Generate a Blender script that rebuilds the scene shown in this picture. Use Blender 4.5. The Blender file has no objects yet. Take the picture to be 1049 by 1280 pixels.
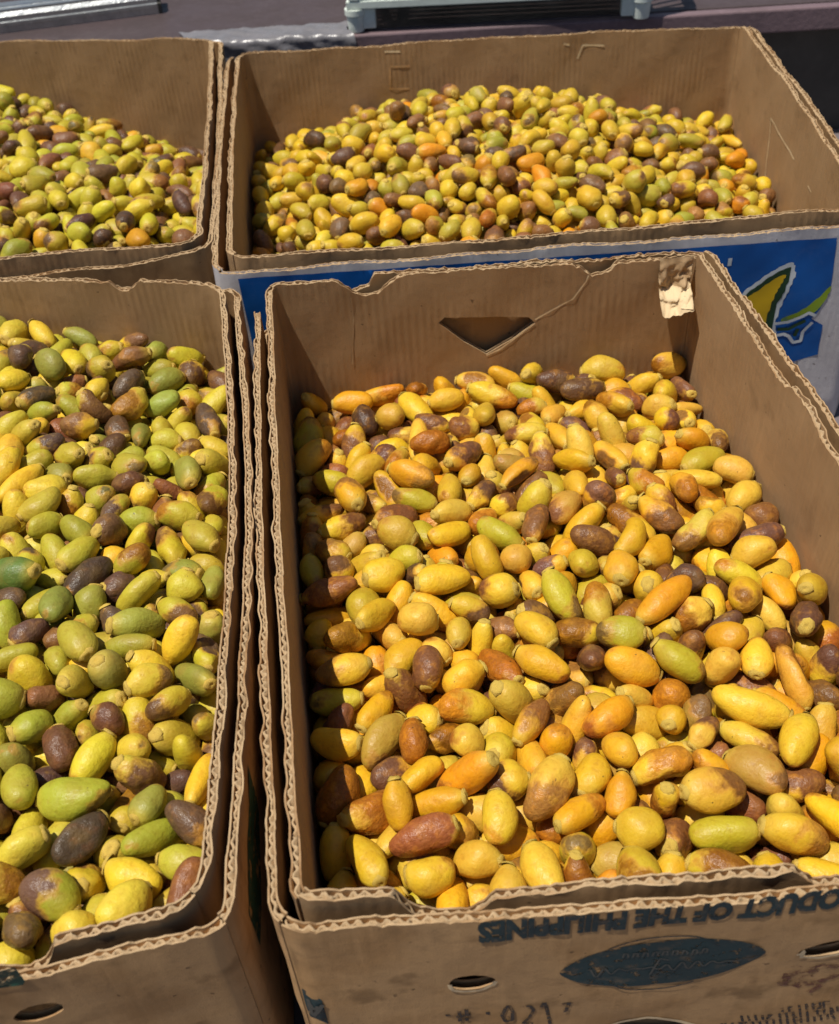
import bpy, bmesh, math, random
import numpy as np
from mathutils import Vector, Matrix
from mathutils import noise as mnoise
from mathutils.geometry import delaunay_2d_cdt

random.seed(7)
RNG = np.random.default_rng(11)
SC = bpy.context.scene
COL = SC.collection

# ------------------------------------------------------------------ camera
IMG_W, IMG_H, FPX = 1049.0, 1280.0, 1320.0
CAM_Z, RIM = 0.75, 0.25
PITCH, ROLL = math.radians(42.0), math.radians(-4.3)
_fw = np.array([0, math.cos(PITCH), -math.sin(PITCH)])
_r0 = np.array([1.0, 0, 0]); _u0 = np.cross(_r0, _fw)
_rt = math.cos(ROLL) * _r0 + math.sin(ROLL) * _u0
_up = -math.sin(ROLL) * _r0 + math.cos(ROLL) * _u0
CAM = np.array([0, 0, CAM_Z])
cd = bpy.data.cameras.new('camera')
co = bpy.data.objects.new('camera', cd); COL.objects.link(co)
m = Matrix.Identity(4)
for i in range(3):
    m[i][0], m[i][1], m[i][2], m[i][3] = _rt[i], _up[i], -_fw[i], CAM[i]
co.matrix_world = m
cd.sensor_fit = 'VERTICAL'; cd.sensor_height = 24.0; cd.lens = 24.0 * FPX / IMG_H
cd.clip_start = 0.02; cd.clip_end = 200
cd.dof.use_dof = True; cd.dof.focus_distance = 0.78; cd.dof.aperture_fstop = 8.0
SC.camera = co
SC.cycles.use_adaptive_sampling = True; SC.cycles.adaptive_threshold = 0.02; SC.cycles.max_bounces = 6; SC.cycles.diffuse_bounces = 3; SC.cycles.glossy_bounces = 2; SC.cycles.transmission_bounces = 2

# ------------------------------------------------------------------ light
SUN_TO = Vector((-0.30, -0.115, 1.0)).normalized()
w = bpy.data.worlds.new('World'); SC.world = w; w.use_nodes = True
nt = w.node_tree; nt.nodes.clear()
sky = nt.nodes.new('ShaderNodeTexSky'); sky.sky_type = 'NISHITA'; sky.sun_disc = False
sky.sun_elevation = math.asin(SUN_TO.z); sky.sun_rotation = math.atan2(SUN_TO.x, SUN_TO.y)
bg = nt.nodes.new('ShaderNodeBackground'); bg.inputs[1].default_value = 0.06
wo = nt.nodes.new('ShaderNodeOutputWorld')
nt.links.new(sky.outputs[0], bg.inputs[0]); nt.links.new(bg.outputs[0], wo.inputs[0])
sl = bpy.data.lights.new('sun', 'SUN'); sl.energy = 4.8; sl.angle = math.radians(0.5); sl.color = (1.0, 0.95, 0.86)
so = bpy.data.objects.new('sun', sl); COL.objects.link(so)
so.rotation_euler = SUN_TO.to_track_quat('Z', 'Y').to_euler(); so.location = (0, 0, 4)
SC.view_settings.view_transform = 'Standard'; SC.view_settings.look = 'None'
SC.view_settings.exposure = 0.0; SC.view_settings.gamma = 1.0; SC.view_settings.use_curve_mapping = False

# ------------------------------------------------------------------ pixel helpers
def ray(x, y):
    d = _fw * FPX + _rt * (x - IMG_W / 2) - _up * (y - IMG_H / 2)
    return d / np.linalg.norm(d)
def on_z(x, y, z):
    d = ray(x, y); return CAM + d * ((z - CAM_Z) / d[2])
def on_wall(x, y, A, B):
    A = np.array(A[:2]); B = np.array(B[:2]); n = np.array([-(B - A)[1], (B - A)[0]])
    d = ray(x, y); return CAM + d * ((n @ A) / (n @ d[:2]))
def project(P):
    d = np.asarray(P) - CAM; z = d @ _fw
    return IMG_W / 2 + FPX * (d @ _rt) / z, IMG_H / 2 - FPX * (d @ _up) / z, z

# ------------------------------------------------------------------ materials
def new_mat(name):
    mt = bpy.data.materials.new(name); mt.use_nodes = True
    n = mt.node_tree; b = n.nodes['Principled BSDF']
    return mt, n, b
def N(n, t, **kw):
    x = n.nodes.new(t)
    for k, v in kw.items():
        setattr(x, k, v)
    return x
def noise(n, vec, scale, detail=4, rough=0.55):
    x = N(n, 'ShaderNodeTexNoise'); x.inputs['Scale'].default_value = scale
    x.inputs['Detail'].default_value = detail; x.inputs['Roughness'].default_value = rough
    n.links.new(vec, x.inputs['Vector']); return x.outputs['Fac']
def maprange(n, v, a, b, c, d, smooth=True):
    x = N(n, 'ShaderNodeMapRange'); x.interpolation_type = 'SMOOTHSTEP' if smooth else 'LINEAR'
    n.links.new(v, x.inputs[0])
    for i, q in enumerate((a, b, c, d)): x.inputs[i + 1].default_value = q
    return x.outputs[0]
def mix(n, f, a, b, blend='MIX'):
    x = N(n, 'ShaderNodeMix'); x.data_type = 'RGBA'; x.blend_type = blend
    for s, v in ((x.inputs[0], f), (x.inputs[6], a), (x.inputs[7], b)):
        if isinstance(v, (int, float)): s.default_value = v
        elif isinstance(v, tuple): s.default_value = (*v, 1) if len(v) == 3 else v
        else: n.links.new(v, s)
    return x.outputs[2]
def math_n(n, op, a, b=0.0):
    x = N(n, 'ShaderNodeMath'); x.operation = op
    for s, v in ((x.inputs[0], a), (x.inputs[1], b)):
        if isinstance(v, (int, float)): s.default_value = v
        else: n.links.new(v, s)
    return x.outputs[0]

def cardboard(name, base=(0.33, 0.195, 0.088), stain=0.5, ribs=0.07, rough=0.82, warm=(0.30, 0.15, 0.055)):
    mt, n, b = new_mat(name)
    at = N(n, 'ShaderNodeAttribute'); at.attribute_name = 'suv'
    v = at.outputs['Vector']
    mp = N(n, 'ShaderNodeMapping'); mp.inputs['Scale'].default_value = (1, 1, 1); n.links.new(v, mp.inputs[0])
    ms = N(n, 'ShaderNodeMapping'); ms.inputs['Scale'].default_value = (160, 14, 1); n.links.new(v, ms.inputs[0])
    big = noise(n, v, 14, 5, 0.6); mid = noise(n, v, 60, 4); fine = noise(n, v, 900, 3, 0.7)
    streak = noise(n, ms.outputs[0], 1.0, 3)
    c = mix(n, maprange(n, big, 0.42, 0.68, 0, stain), base, warm)
    c = mix(n, maprange(n, mid, 0.52, 0.75, 0, stain * 0.55), c, tuple(x * 0.52 for x in base))
    c = mix(n, maprange(n, streak, 0.45, 0.75, 0, 0.28), c, tuple(min(1, x * 1.35) for x in base))
    c = mix(n, maprange(n, fine, 0.3, 0.7, 0.0, 0.22, False), c, tuple(x * 0.6 for x in base))
    bl = noise(n, v, 32, 3, 0.5); c = mix(n, maprange(n, bl, 0.56, 0.72, 0, stain * 0.75), c, tuple(x * 0.42 for x in warm))
    sp = noise(n, v, 130, 2); c = mix(n, maprange(n, sp, 0.71, 0.76, 0, 0.65), c, (0.07, 0.04, 0.02))
    n.links.new(c, b.inputs['Base Color']); b.inputs['Roughness'].default_value = rough
    b.inputs['Specular IOR Level'].default_value = 0.25
    sx = N(n, 'ShaderNodeSeparateXYZ'); n.links.new(v, sx.inputs[0])
    wv = math_n(n, 'SINE', math_n(n, 'MULTIPLY', sx.outputs[0], 2 * math.pi / 0.0074))
    rib = math_n(n, 'MULTIPLY', wv, math_n(n, 'MULTIPLY', maprange(n, big, 0.42, 0.62, 0.0, 1.0), ribs * 0.7))
    hgt = math_n(n, 'ADD', rib, math_n(n, 'MULTIPLY', fine, 0.35))
    hgt = math_n(n, 'ADD', hgt, math_n(n, 'MULTIPLY', noise(n, v, 38, 3), 1.0))
    bp = N(n, 'ShaderNodeBump'); bp.inputs['Strength'].default_value = 0.55 + 0.4 * max(0, stain - 0.45); bp.inputs['Distance'].default_value = 0.0013
    n.links.new(hgt, bp.inputs['Height']); n.links.new(bp.outputs[0], b.inputs['Normal'])
    return mt
def plain(name, col, rough=0.6, scale=60, var=0.35, metal=0.0, bump=0.2, spec=0.4, coord='Object'):
    mt, n, b = new_mat(name)
    if coord == 'Object':
        tc = N(n, 'ShaderNodeTexCoord'); v = tc.outputs['Object']
    else:
        at = N(n, 'ShaderNodeAttribute'); at.attribute_name = 'suv'; v = at.outputs['Vector']
    f = noise(n, v, scale, 5, 0.6); g = noise(n, v, scale * 7, 3)
    c = mix(n, maprange(n, f, 0.35, 0.7, 0, var), col, tuple(x * 0.45 for x in col))
    c = mix(n, maprange(n, g, 0.5, 0.75, 0, var * 0.5), c, tuple(min(1, x * 1.5 + 0.02) for x in col))
    n.links.new(c, b.inputs['Base Color']); b.inputs['Metallic'].default_value = metal
    n.links.new(maprange(n, f, 0.3, 0.7, rough * 0.8, min(1, rough * 1.2)), b.inputs['Roughness'])
    b.inputs['Specular IOR Level'].default_value = spec
    bp = N(n, 'ShaderNodeBump'); bp.inputs['Strength'].default_value = bump; bp.inputs['Distance'].default_value = 0.002
    n.links.new(g, bp.inputs['Height']); n.links.new(bp.outputs[0], b.inputs['Normal'])
    return mt
def ink(name, col, wear=0.5, under=(0.33, 0.20, 0.10), scale=90, gaps=0.0):
    """flat print: rubbed towards the board colour, and with gaps where it has flaked off altogether"""
    mt, n, b = new_mat(name)
    at = N(n, 'ShaderNodeAttribute'); at.attribute_name = 'suv'; v = at.outputs['Vector']
    f = noise(n, v, scale, 6, 0.7)
    c = mix(n, maprange(n, f, 0.5, 0.78, 0, wear), col, under)
    c = mix(n, maprange(n, noise(n, v, scale * 0.2, 3), 0.4, 0.7, 0, 0.35), c, tuple(x * 0.6 for x in col))
    n.links.new(c, b.inputs['Base Color']); b.inputs['Roughness'].default_value = 0.6
    b.inputs['Specular IOR Level'].default_value = 0.3
    if gaps: n.links.new(maprange(n, noise(n, v, scale * 1.3, 5, 0.7), 0.62 - 0.3 * gaps, 0.74 - 0.3 * gaps, 1, 0), b.inputs['Alpha'])
    return mt
def date_material():
    mt, n, b = new_mat('date_skin')
    a = N(n, 'ShaderNodeAttribute'); a.attribute_name = 'dcol'
    r = N(n, 'ShaderNodeAttribute'); r.attribute_name = 'dripe'
    l = N(n, 'ShaderNodeAttribute'); l.attribute_name = 'dloc'; v = l.outputs['Vector']
    big = noise(n, v, 95, 3, 0.55); fine = noise(n, v, 420, 2, 0.6)
    mask = math_n(n, 'ADD', a.outputs['Alpha'], math_n(n, 'MULTIPLY', math_n(n, 'SUBTRACT', big, 0.5), 1.25))
    ripe = maprange(n, mask, 0.34, 0.68, 0, 1)
    base = mix(n, maprange(n, big, 0.35, 0.7, 0, 0.35), a.outputs['Color'], mix(n, 1.0, a.outputs['Color'], (0.86, 0.62, 0.5), 'MULTIPLY'))
    ln = noise(n, v, 240, 3, 0.7)
    base = mix(n, maprange(n, ln, 0.50, 0.72, 0, 0.40), base, mix(n, 1.0, base, (0.66, 0.50, 0.40), 'MULTIPLY'))
    base = mix(n, maprange(n, fine, 0.58, 0.8, 0, 0.14), base, (0.70, 0.45, 0.08))
    rcol = mix(n, maprange(n, fine, 0.35, 0.7, 0, 0.55), r.outputs['Color'], mix(n, 1.0, r.outputs['Color'], (0.62, 0.48, 0.42), 'MULTIPLY'))
    rcol = mix(n, maprange(n, noise(n, v, 150, 2), 0.48, 0.72, 0, 0.55), rcol, mix(n, 0.5, mix(n, 1.0, rcol, (2.1, 1.9, 1.5), 'MULTIPLY'), mix(n, 1.0, a.outputs['Color'], (0.75, 0.55, 0.5), 'MULTIPLY')))
    c = mix(n, ripe, base, rcol)
    # rim of translucent amber where the ripening front runs
    fr = math_n(n, 'MULTIPLY', maprange(n, mask, 0.22, 0.45, 0, 1), maprange(n, mask, 0.45, 0.70, 1, 0))
    c = mix(n, math_n(n, 'MULTIPLY', fr, 0.45), c, (0.52, 0.22, 0.035))
    sp = noise(n, v, 260, 2); c = mix(n, maprange(n, sp, 0.72, 0.78, 0, 0.75), c, (0.06, 0.03, 0.015))
    dust = noise(n, v, 60, 1, 0.7); c = mix(n, maprange(n, dust, 0.5, 0.8, 0, 0.20), c, (0.42, 0.25, 0.07))
    n.links.new(c, b.inputs['Base Color'])
    n.links.new(maprange(n, math_n(n, 'ADD', fine, math_n(n, 'MULTIPLY', ripe, -0.18)), 0.2, 0.8, 0.34, 0.66, False), b.inputs['Roughness'])
    n.links.new(maprange(n, ripe, 0, 1, 0.40, 0.32, False), b.inputs['Specular IOR Level'])
    wr = ln
    h = math_n(n, 'ADD', math_n(n, 'ADD', math_n(n, 'ADD', math_n(n, 'MULTIPLY', fine, 0.32), math_n(n, 'MULTIPLY', ln, 0.5)), math_n(n, 'MULTIPLY', big, 1.2)), math_n(n, 'MULTIPLY', math_n(n, 'MULTIPLY', wr, ripe), 0.75))
    bp = N(n, 'ShaderNodeBump'); bp.inputs['Strength'].default_value = 0.62; bp.inputs['Distance'].default_value = 0.0014
    n.links.new(h, bp.inputs['Height']); n.links.new(bp.outputs[0], b.inputs['Normal'])
    return mt
M = {
    'kraft': cardboard('kraft_board'),
    'kraft_in': cardboard('kraft_board_inside', (0.365, 0.225, 0.112), 0.32, 0.30, warm=(0.31, 0.175, 0.075)),
    'kraft_dirty': cardboard('kraft_board_soiled', (0.50, 0.300, 0.138), 0.75, 0.06, warm=(0.36, 0.195, 0.075)),
    'edge': cardboard('torn_board_edge', (0.47, 0.325, 0.18), 0.9, 0.0),
    'pale': cardboard('torn_pale_paper', (0.72, 0.55, 0.33), 0.15, 0.5),
    'white': cardboard('white_printed_board', (0.60, 0.57, 0.58), 0.2, 0.15, 0.55, warm=(0.40, 0.36, 0.33)),
    'blue': ink('blue_print', (0.003, 0.092, 0.36), 0.12, (0.25, 0.30, 0.36), 40),
    'teal': ink('teal_ink', (0.014, 0.040, 0.046), 0.45, gaps=0.25),
    'teal_text': ink('dark_teal_lettering', (0.018, 0.040, 0.046), 0.5, scale=160, gaps=0.2),
    'teal_light': ink('faded_lettering', (0.085, 0.085, 0.075), 0.8, (0.02, 0.045, 0.05), 200),
    'red_ink': ink('faded_red_print', (0.16, 0.060, 0.04), 1.0, (0.27, 0.165, 0.085), 45, gaps=0.75),
    'pen': ink('marker_ink', (0.05, 0.04, 0.034), 0.85, scale=220, gaps=0.45),
    'green_ink': ink('green_print', (0.02, 0.065, 0.045), 0.45, scale=70, gaps=0.4),
    'print_yellow': ink('yellow_print', (0.66, 0.42, 0.01), 0.1, (0.4, 0.3, 0.02), 50),
    'print_dark': ink('dark_green_print', (0.015, 0.05, 0.02), 0.1, (0.1, 0.12, 0.03), 50),
    'print_white': ink('white_print', (0.62, 0.66, 0.68), 0.12, (0.3, 0.36, 0.4), 50),
    'print_lime': ink('lime_print', (0.24, 0.34, 0.02), 0.75, (0.01, 0.12, 0.16), 60),
    'date': date_material(),
    'tip': plain('date_stem_end_skin', (0.66, 0.45, 0.08), 0.6, 400, 0.25, bump=0.5),
    'ground': plain('grey_ground', (0.15, 0.125, 0.13), 0.85, 9, 0.4, bump=0.6),
    'table': plain('purple_brown_paint', (0.075, 0.053, 0.053), 0.5, 14, 0.45, bump=0.25),
    'table_edge': plain('purple_brown_edge', (0.19, 0.13, 0.14), 0.5, 18, 0.4, bump=0.3),
    'skirt': plain('dark_grey_panel', (0.075, 0.068, 0.058), 0.7, 6, 0.3),
    'alu': plain('weathered_aluminium', (0.55, 0.57, 0.57), 0.35, 30, 0.5, metal=0.85, bump=0.3),
    'crate': plain('pale_green_plastic', (0.70, 0.76, 0.69), 0.42, 40, 0.18, bump=0.1),
    'lit_edge': plain('lit_edge_grey', (0.20, 0.19, 0.20), 0.32, 22, 0.4, bump=0.4, spec=0.6),  # shiny grey of the lit table edge, put into an added sheet
    'core': plain('flute_paper', (0.47, 0.325, 0.18), 0.9, 200, 0.4),
}

# ------------------------------------------------------------------ object helpers
def link(name, me, mats=(), parent=None, smooth=True):
    for mm in mats: me.materials.append(mm)
    if smooth and len(me.polygons): me.polygons.foreach_set('use_smooth', [True] * len(me.polygons))
    o = bpy.data.objects.new(name, me); COL.objects.link(o)
    if parent is not None:
        o.parent = parent; o.matrix_parent_inverse = Matrix.Identity(4)
    return o
def empty(name, loc=(0, 0, 0)):
    o = bpy.data.objects.new(name, None); COL.objects.link(o); o.location = loc; o.empty_display_size = 0.05
    return o
def tag(o, label=None, cat=None, group=None, kind=None):
    for k, v in (('label', label), ('category', cat), ('group', group), ('kind', kind)):
        if v: o[k] = v
    return o
def mesh(name, verts, faces, suv=None, mat_idx=None):
    me = bpy.data.meshes.new(name); me.from_pydata([tuple(map(float, v)) for v in verts], [], faces); me.update()
    if suv is not None:
        at = me.attributes.new('suv', 'FLOAT_VECTOR', 'POINT')
        at.data.foreach_set('vector', np.asarray(suv, float).ravel())
    if mat_idx is not None: me.polygons.foreach_set('material_index', mat_idx)
    return me
def wob(x, y, seed=0.0):
    return (np.sin(x * 1.0 + seed * 1.7) * np.cos(y * 1.3 + seed) + 0.5 * np.sin(x * 2.3 + y * 1.9 + seed * 3.1)
            + 0.27 * np.sin(x * 5.1 - y * 4.3 + seed * 0.7)) / 1.77
def inside(poly, pts):
    poly = np.asarray(poly); x, y = pts[:, 0], pts[:, 1]; c = np.zeros(len(pts), bool)
    x1, y1 = poly[:, 0], poly[:, 1]; x2, y2 = np.roll(x1, -1), np.roll(y1, -1)
    for a, b_, c_, d in zip(x1, y1, x2, y2):
        if b_ == d: continue
        hit = ((b_ > y) != (d > y)) & (x < (c_ - a) * (y - b_) / (d - b_) + a)
        c ^= hit
    return c
def densify(poly, step):
    out = []
    for i in range(len(poly)):
        a = np.array(poly[i], float); b_ = np.array(poly[(i + 1) % len(poly)], float)
        k = max(1, int(np.linalg.norm(b_ - a) / step))
        out += [tuple(a + (b_ - a) * j / k) for j in range(k)]
    return out
def cdt(outline, holes=(), pts=()):
    vs = [Vector(p) for p in outline]; es = [(i, (i + 1) % len(outline)) for i in range(len(outline))]
    for h in holes:
        k = len(vs); vs += [Vector(p) for p in h]; es += [(k + i, k + (i + 1) % len(h)) for i in range(len(h))]
    vs += [Vector(p) for p in pts]
    v, _, f, *_ = delaunay_2d_cdt(vs, es, [], 0, 1e-6)
    v = np.array([(q.x, q.y) for q in v]); f = np.array([t for t in f if len(t) == 3])
    c = v[f].mean(1); keep = inside(outline, c)
    for h in holes: keep &= ~inside(h, c)
    return v, f[keep]

class Ring:
    """rounded quad path, counter-clockwise from above: front, right, back, left; starts mid front-left corner"""
    def __init__(s, quad, r, bul=(0, 0, 0, 0), seed=0.0):
        q = [np.array(p[:2], float) for p in quad]      # FL, FR, BR, BL
        pts, split = [], []
        for i in range(4):
            a, p, b_ = q[i - 1], q[i], q[(i + 1) % 4]
            d1 = (a - p) / np.linalg.norm(a - p); d2 = (b_ - p) / np.linalg.norm(b_ - p)
            half = math.acos(np.clip(d1 @ d2, -1, 1)) / 2
            tl = r / math.tan(half); cen = p + (d1 + d2) / np.linalg.norm(d1 + d2) * r / math.sin(half)
            s1 = p + d1 * tl - cen; s2 = p + d2 * tl - cen
            a1 = math.atan2(s1[1], s1[0]); da = (math.atan2(s2[1], s2[0]) - a1 + math.pi) % (2 * math.pi) - math.pi
            for k in range(13):
                if k == 6: split.append(len(pts))
                t = a1 + da * k / 12; pts.append(cen + r * np.array([math.cos(t), math.sin(t)]))
        k0 = split[0]; pts = pts[k0:] + pts[:k0] + [pts[k0]]
        split = [x - k0 for x in split] + [len(pts) - 1]
        P = np.array(pts); L = np.concatenate([[0], np.cumsum(np.linalg.norm(np.diff(P, axis=0), axis=1))])
        s.total = L[-1]; s.cut = [L[k] for k in split]; s.bul = bul; s.seed = seed
        t = np.unique(np.concatenate([np.arange(0, s.total, 0.002), L]))
        s.t = t; s.x = np.interp(t, L, P[:, 0]); s.y = np.interp(t, L, P[:, 1])
        nx = np.gradient(s.y, t); ny = -np.gradient(s.x, t); ln = np.hypot(nx, ny); s.nx, s.ny = nx / ln, ny / ln
        s.r = r
    def at(s, S, Z, off):
        S = np.asarray(S, float); Z = np.asarray(Z, float)
        b_ = np.zeros_like(S)
        for i in range(4):
            a, e = s.cut[i], s.cut[i + 1]; u = np.clip((S - a) / (e - a), 0, 1)
            b_ += s.bul[i] * (np.sin(np.pi * u) ** 1.3) * np.clip(Z / RIM, 0, 1.1)
        b_ += 0.0011 * wob(S * 37, Z * 41, s.seed)
        x = np.interp(S, s.t, s.x); y = np.interp(S, s.t, s.y); nx = np.interp(S, s.t, s.nx); ny = np.interp(S, s.t, s.ny)
        o = off + b_
        return np.stack([x + nx * o, y + ny * o, Z], -1)
    def s_of(s, i, xy):
        """path length of the point on wall i nearest to xy"""
        k = (s.t >= s.cut[i] - 1e-9) & (s.t <= s.cut[i + 1] + 1e-9)
        d = (s.x[k] - xy[0]) ** 2 + (s.y[k] - xy[1]) ** 2
        return float(s.t[k][np.argmin(d)])

TH = 0.0056          # board thickness
LN = 0.0011          # one liner
def panel(name, box, ring, i, zb, top, mats, holes=(), tear=0.0016, seed=0.0):
    """a corrugated wall: two paper liners (one mesh) with a fluted core showing at its cut top edge"""
    s0, s1 = ring.cut[i] + 0.00015, ring.cut[i + 1] - 0.00015
    prof = sorted(top); ps = [p[0] for p in prof]; pz = [p[1] for p in prof]
    def ztop(S, j=0.0):
        S = np.asarray(S, float)
        return (np.interp(S, ps, pz) + tear * wob(S * 260, S * 90, seed + j) + tear * 0.7 * wob(S * 900, S * 300, seed * 2 + j)
                + 0.0025 * wob(S * 18, S * 7, seed * 3))
    def flare(S, Zv):
        S = np.asarray(S, float); w = np.clip((np.asarray(Zv) - (np.interp(S, ps, pz) - 0.03)) / 0.03, 0, 1) ** 2
        if i == 0 and name == 'outer_wall': return 0.0 * w      # printed fronts keep a flat face
        return w * (0.0017 * wob(S * 75, S * 31, seed + 8) - 0.0012 * np.clip(wob(S * 23, S * 11, seed + 2) - 0.25, 0, 1) * 2.2)
    V, F, MI, SU = [], [], [], []
    for li, (o0, o1) in enumerate(((0.0, LN), (TH - LN, TH))):
        n = max(20, int((s1 - s0) / 0.003))
        S = np.linspace(s0, s1, n); Zt = ztop(S, li * 2.3)
        outline = [(s1, zb), (s1, float(Zt[-1]))] + [(float(a), float(b_)) for a, b_ in zip(S[-2:0:-1], Zt[-2:0:-1])] + [(s0, float(Zt[0])), (s0, zb)]
        cols = list(np.arange(s0 + 0.008, s1 - 0.006, 0.014))
        cr = ring.r * 1.1 + 0.003
        cols += list(s0 + np.arange(0.0015, cr, 0.0022)) + list(s1 - np.arange(0.0015, cr, 0.0022))
        pts = []
        for c in cols:
            zt = float(ztop(c, li * 2.3))
            for z in np.arange(zb + 0.012, zt - 0.004, 0.022): pts.append((float(c), float(z)))
        pts = [p for p in pts if not any(inside(h, np.array([p]))[0] for h in holes)]
        v, f = cdt(outline, [densify(h, 0.002) for h in holes], pts)
        k = len(V)
        e_ = flare(v[:, 0], v[:, 1]) * li
        A = ring.at(v[:, 0], v[:, 1], o0 + e_); B = ring.at(v[:, 0], v[:, 1], o1 + e_); nv = len(v)
        V += list(A) + list(B); SU += [(a + seed, b_, o0) for a, b_ in v] * 2
        F += [tuple(int(k + q) for q in t[::-1]) for t in f] + [tuple(int(k + nv + q) for q in t) for t in f]
        MI += [1] * len(f) + [0] * len(f)
        cnt = {}
        for t in f:
            for a, b_ in ((t[0], t[1]), (t[1], t[2]), (t[2], t[0])):
                key = (min(a, b_), max(a, b_)); cnt.setdefault(key, []).append((a, b_))
        for key, es in cnt.items():
            if len(es) == 1:
                a, b_ = es[0]; kk = len(V)
                V += [A[a], A[b_], B[b_], B[a]]; SU += [(v[a][0], v[a][1], 0), (v[b_][0], v[b_][1], 0), (v[b_][0], v[b_][1], .001), (v[a][0], v[a][1], .001)]
                F.append((kk, kk + 1, kk + 2, kk + 3)); MI.append(2)
    me = mesh(name, V, F, SU, MI)
    o = link(name, me, [mats[0], mats[1], M['edge']], box)
    # fluted core, only the band under the rim can ever be seen
    n = int((s1 - s0) / 0.0009); S = np.linspace(s0, s1, n)
    wv = np.sin(2 * math.pi * S / 0.0066 + 1.1 * np.sin(S * 71 + seed) + 0.5 * np.sin(S * 233)); sh = np.tanh(1.1 * wv) / math.tanh(1.1)
    tk = TH + np.minimum(flare(S, ztop(S)), 0.0006)
    mid = tk / 2; amp = np.maximum(tk / 2 - LN - 0.0004, 0.0001) * (0.55 + 0.45 * np.clip(0.6 + wob(S * 55, S * 21, seed), 0, 1))
    Zt = np.minimum(ztop(S, 0), ztop(S, 2.3)) - 0.0001 - 0.0030 * np.clip(wob(S * 120, S * 33, seed + 5), 0, 1) - 0.0007 * np.abs(wob(S * 1900, S * 700, seed))
    V2, SU2 = [], []
    for o_ in (-0.00080, 0.00080):
        for zz in (Zt - 0.030, Zt):
            V2 += list(ring.at(S, np.maximum(zz, zb), mid + amp * sh + o_)); SU2 += [(a, b_, 0) for a, b_ in zip(S, zz)]
    F2 = []
    for j in range(n - 1):
        F2.append((j, j + 1, n + j + 1, n + j)); F2.append((2 * n + j, 3 * n + j, 3 * n + j + 1, 2 * n + j + 1))
        F2.append((n + j, n + j + 1, 3 * n + j + 1, 3 * n + j))
    link('corrugated_core', mesh('corrugated_core', V2, F2, SU2), [M['core']], o)
    return o
def decal(name, parent, ring, poly, off, mat, holes=(), thick=0.0003, step=0.006):
    """flat print on a wall, outline in (s, z)"""
    poly = densify(poly, step); a = np.array(poly)
    lo, hi = a.min(0), a.max(0); pts = []
    for x in np.arange(lo[0] + 0.004, hi[0], 0.007):
        for y in np.arange(lo[1] + 0.004, hi[1], 0.008): pts.append((float(x), float(y)))
    v, f = cdt(poly, [densify(h, 0.003) for h in holes], pts)
    P = ring.at(v[:, 0], v[:, 1], TH + 0.00022 + off * 0.6)
    return link(name, mesh(name, P, [tuple(map(int, t)) for t in f], [(x, y, 0) for x, y in v]), [mat], parent)
def stroke_poly(pts, wd):
    """outline of a pen stroke of a given width"""
    p = np.array(pts, float); t = np.gradient(p, axis=0); t /= np.linalg.norm(t, axis=1)[:, None] + 1e-9
    nn = np.stack([-t[:, 1], t[:, 0]], 1) * wd / 2
    return p + nn, p - nn
def strokes(name, parent, ring, lines, wd, off, mat):
    V, F, SU = [], [], []
    for ln in lines:
        ln = np.array(ln, float)
        d = np.concatenate([[0], np.cumsum(np.linalg.norm(np.diff(ln, axis=0), axis=1))])
        k = max(3, int(d[-1] / 0.0015)); q = np.linspace(0, d[-1], k)
        p = np.stack([np.interp(q, d, ln[:, 0]), np.interp(q, d, ln[:, 1])], 1)
        a, b_ = stroke_poly(p, wd); n0 = len(V)
        V += list(ring.at(a[:, 0], a[:, 1], TH + 0.00022 + off * 0.6)) + list(ring.at(b_[:, 0], b_[:, 1], TH + 0.00022 + off * 0.6)); SU += [(x, y, 0) for x, y in a] + [(x, y, 0) for x, y in b_]
        F += [(n0 + j, n0 + j + 1, n0 + k + j + 1, n0 + k + j) for j in range(k - 1)]
    return link(name, mesh(name, V, F, SU), [mat], parent)
def lettering(name, parent, ring, text, s_right, s_left, z0, z1, h, off, mat, bold=0.02):
    """built-in font, printed upside down (turned half a circle) between two path lengths"""
    c = bpy.data.curves.new('t', 'FONT'); c.body = text; c.size = 1.0; c.offset = bold; c.resolution_u = 3
    t = bpy.data.objects.new('t', c); COL.objects.link(t)
    dg = bpy.context.evaluated_depsgraph_get(); me = bpy.data.meshes.new_from_object(t.evaluated_get(dg))
    COL.objects.unlink(t); bpy.data.objects.remove(t)
    bm = bmesh.new(); bm.from_mesh(me); bmesh.ops.triangulate(bm, faces=bm.faces)
    bmesh.ops.remove_doubles(bm, verts=bm.verts, dist=1e-5)
    P = np.array([(v.co.x, v.co.y) for v in bm.verts]); F = [tuple(v.index for v in f.verts) for f in bm.faces]; bm.free()
    x0, x1 = P[:, 0].min(), P[:, 0].max(); u = (P[:, 0] - x0) / (x1 - x0)
    S = s_right + (s_left - s_right) * u
    y = P[:, 1] / P[:, 1].max()
    Z = z0 + (z1 - z0) * u - y * h + h * 0.5
    V = ring.at(S, Z, TH + 0.00022 + off * 0.6)
    return link(name, mesh(name, V, F, np.stack([S, Z, S * 0], 1)), [mat], parent, smooth=False)
def ell(cx, cz, a, b_, rot=0.0, n=40, wobble=0.0):
    out = []
    for k in range(n):
        t = 2 * math.pi * k / n; q = 1 + wobble * math.sin(5 * t + cx * 90) + wobble * 0.6 * math.sin(9 * t)
        x, y = a * q * math.cos(t), b_ * q * math.sin(t)
        out.append((cx + x * math.cos(rot) - y * math.sin(rot), cz + x * math.sin(rot) + y * math.cos(rot)))
    return out

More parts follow.
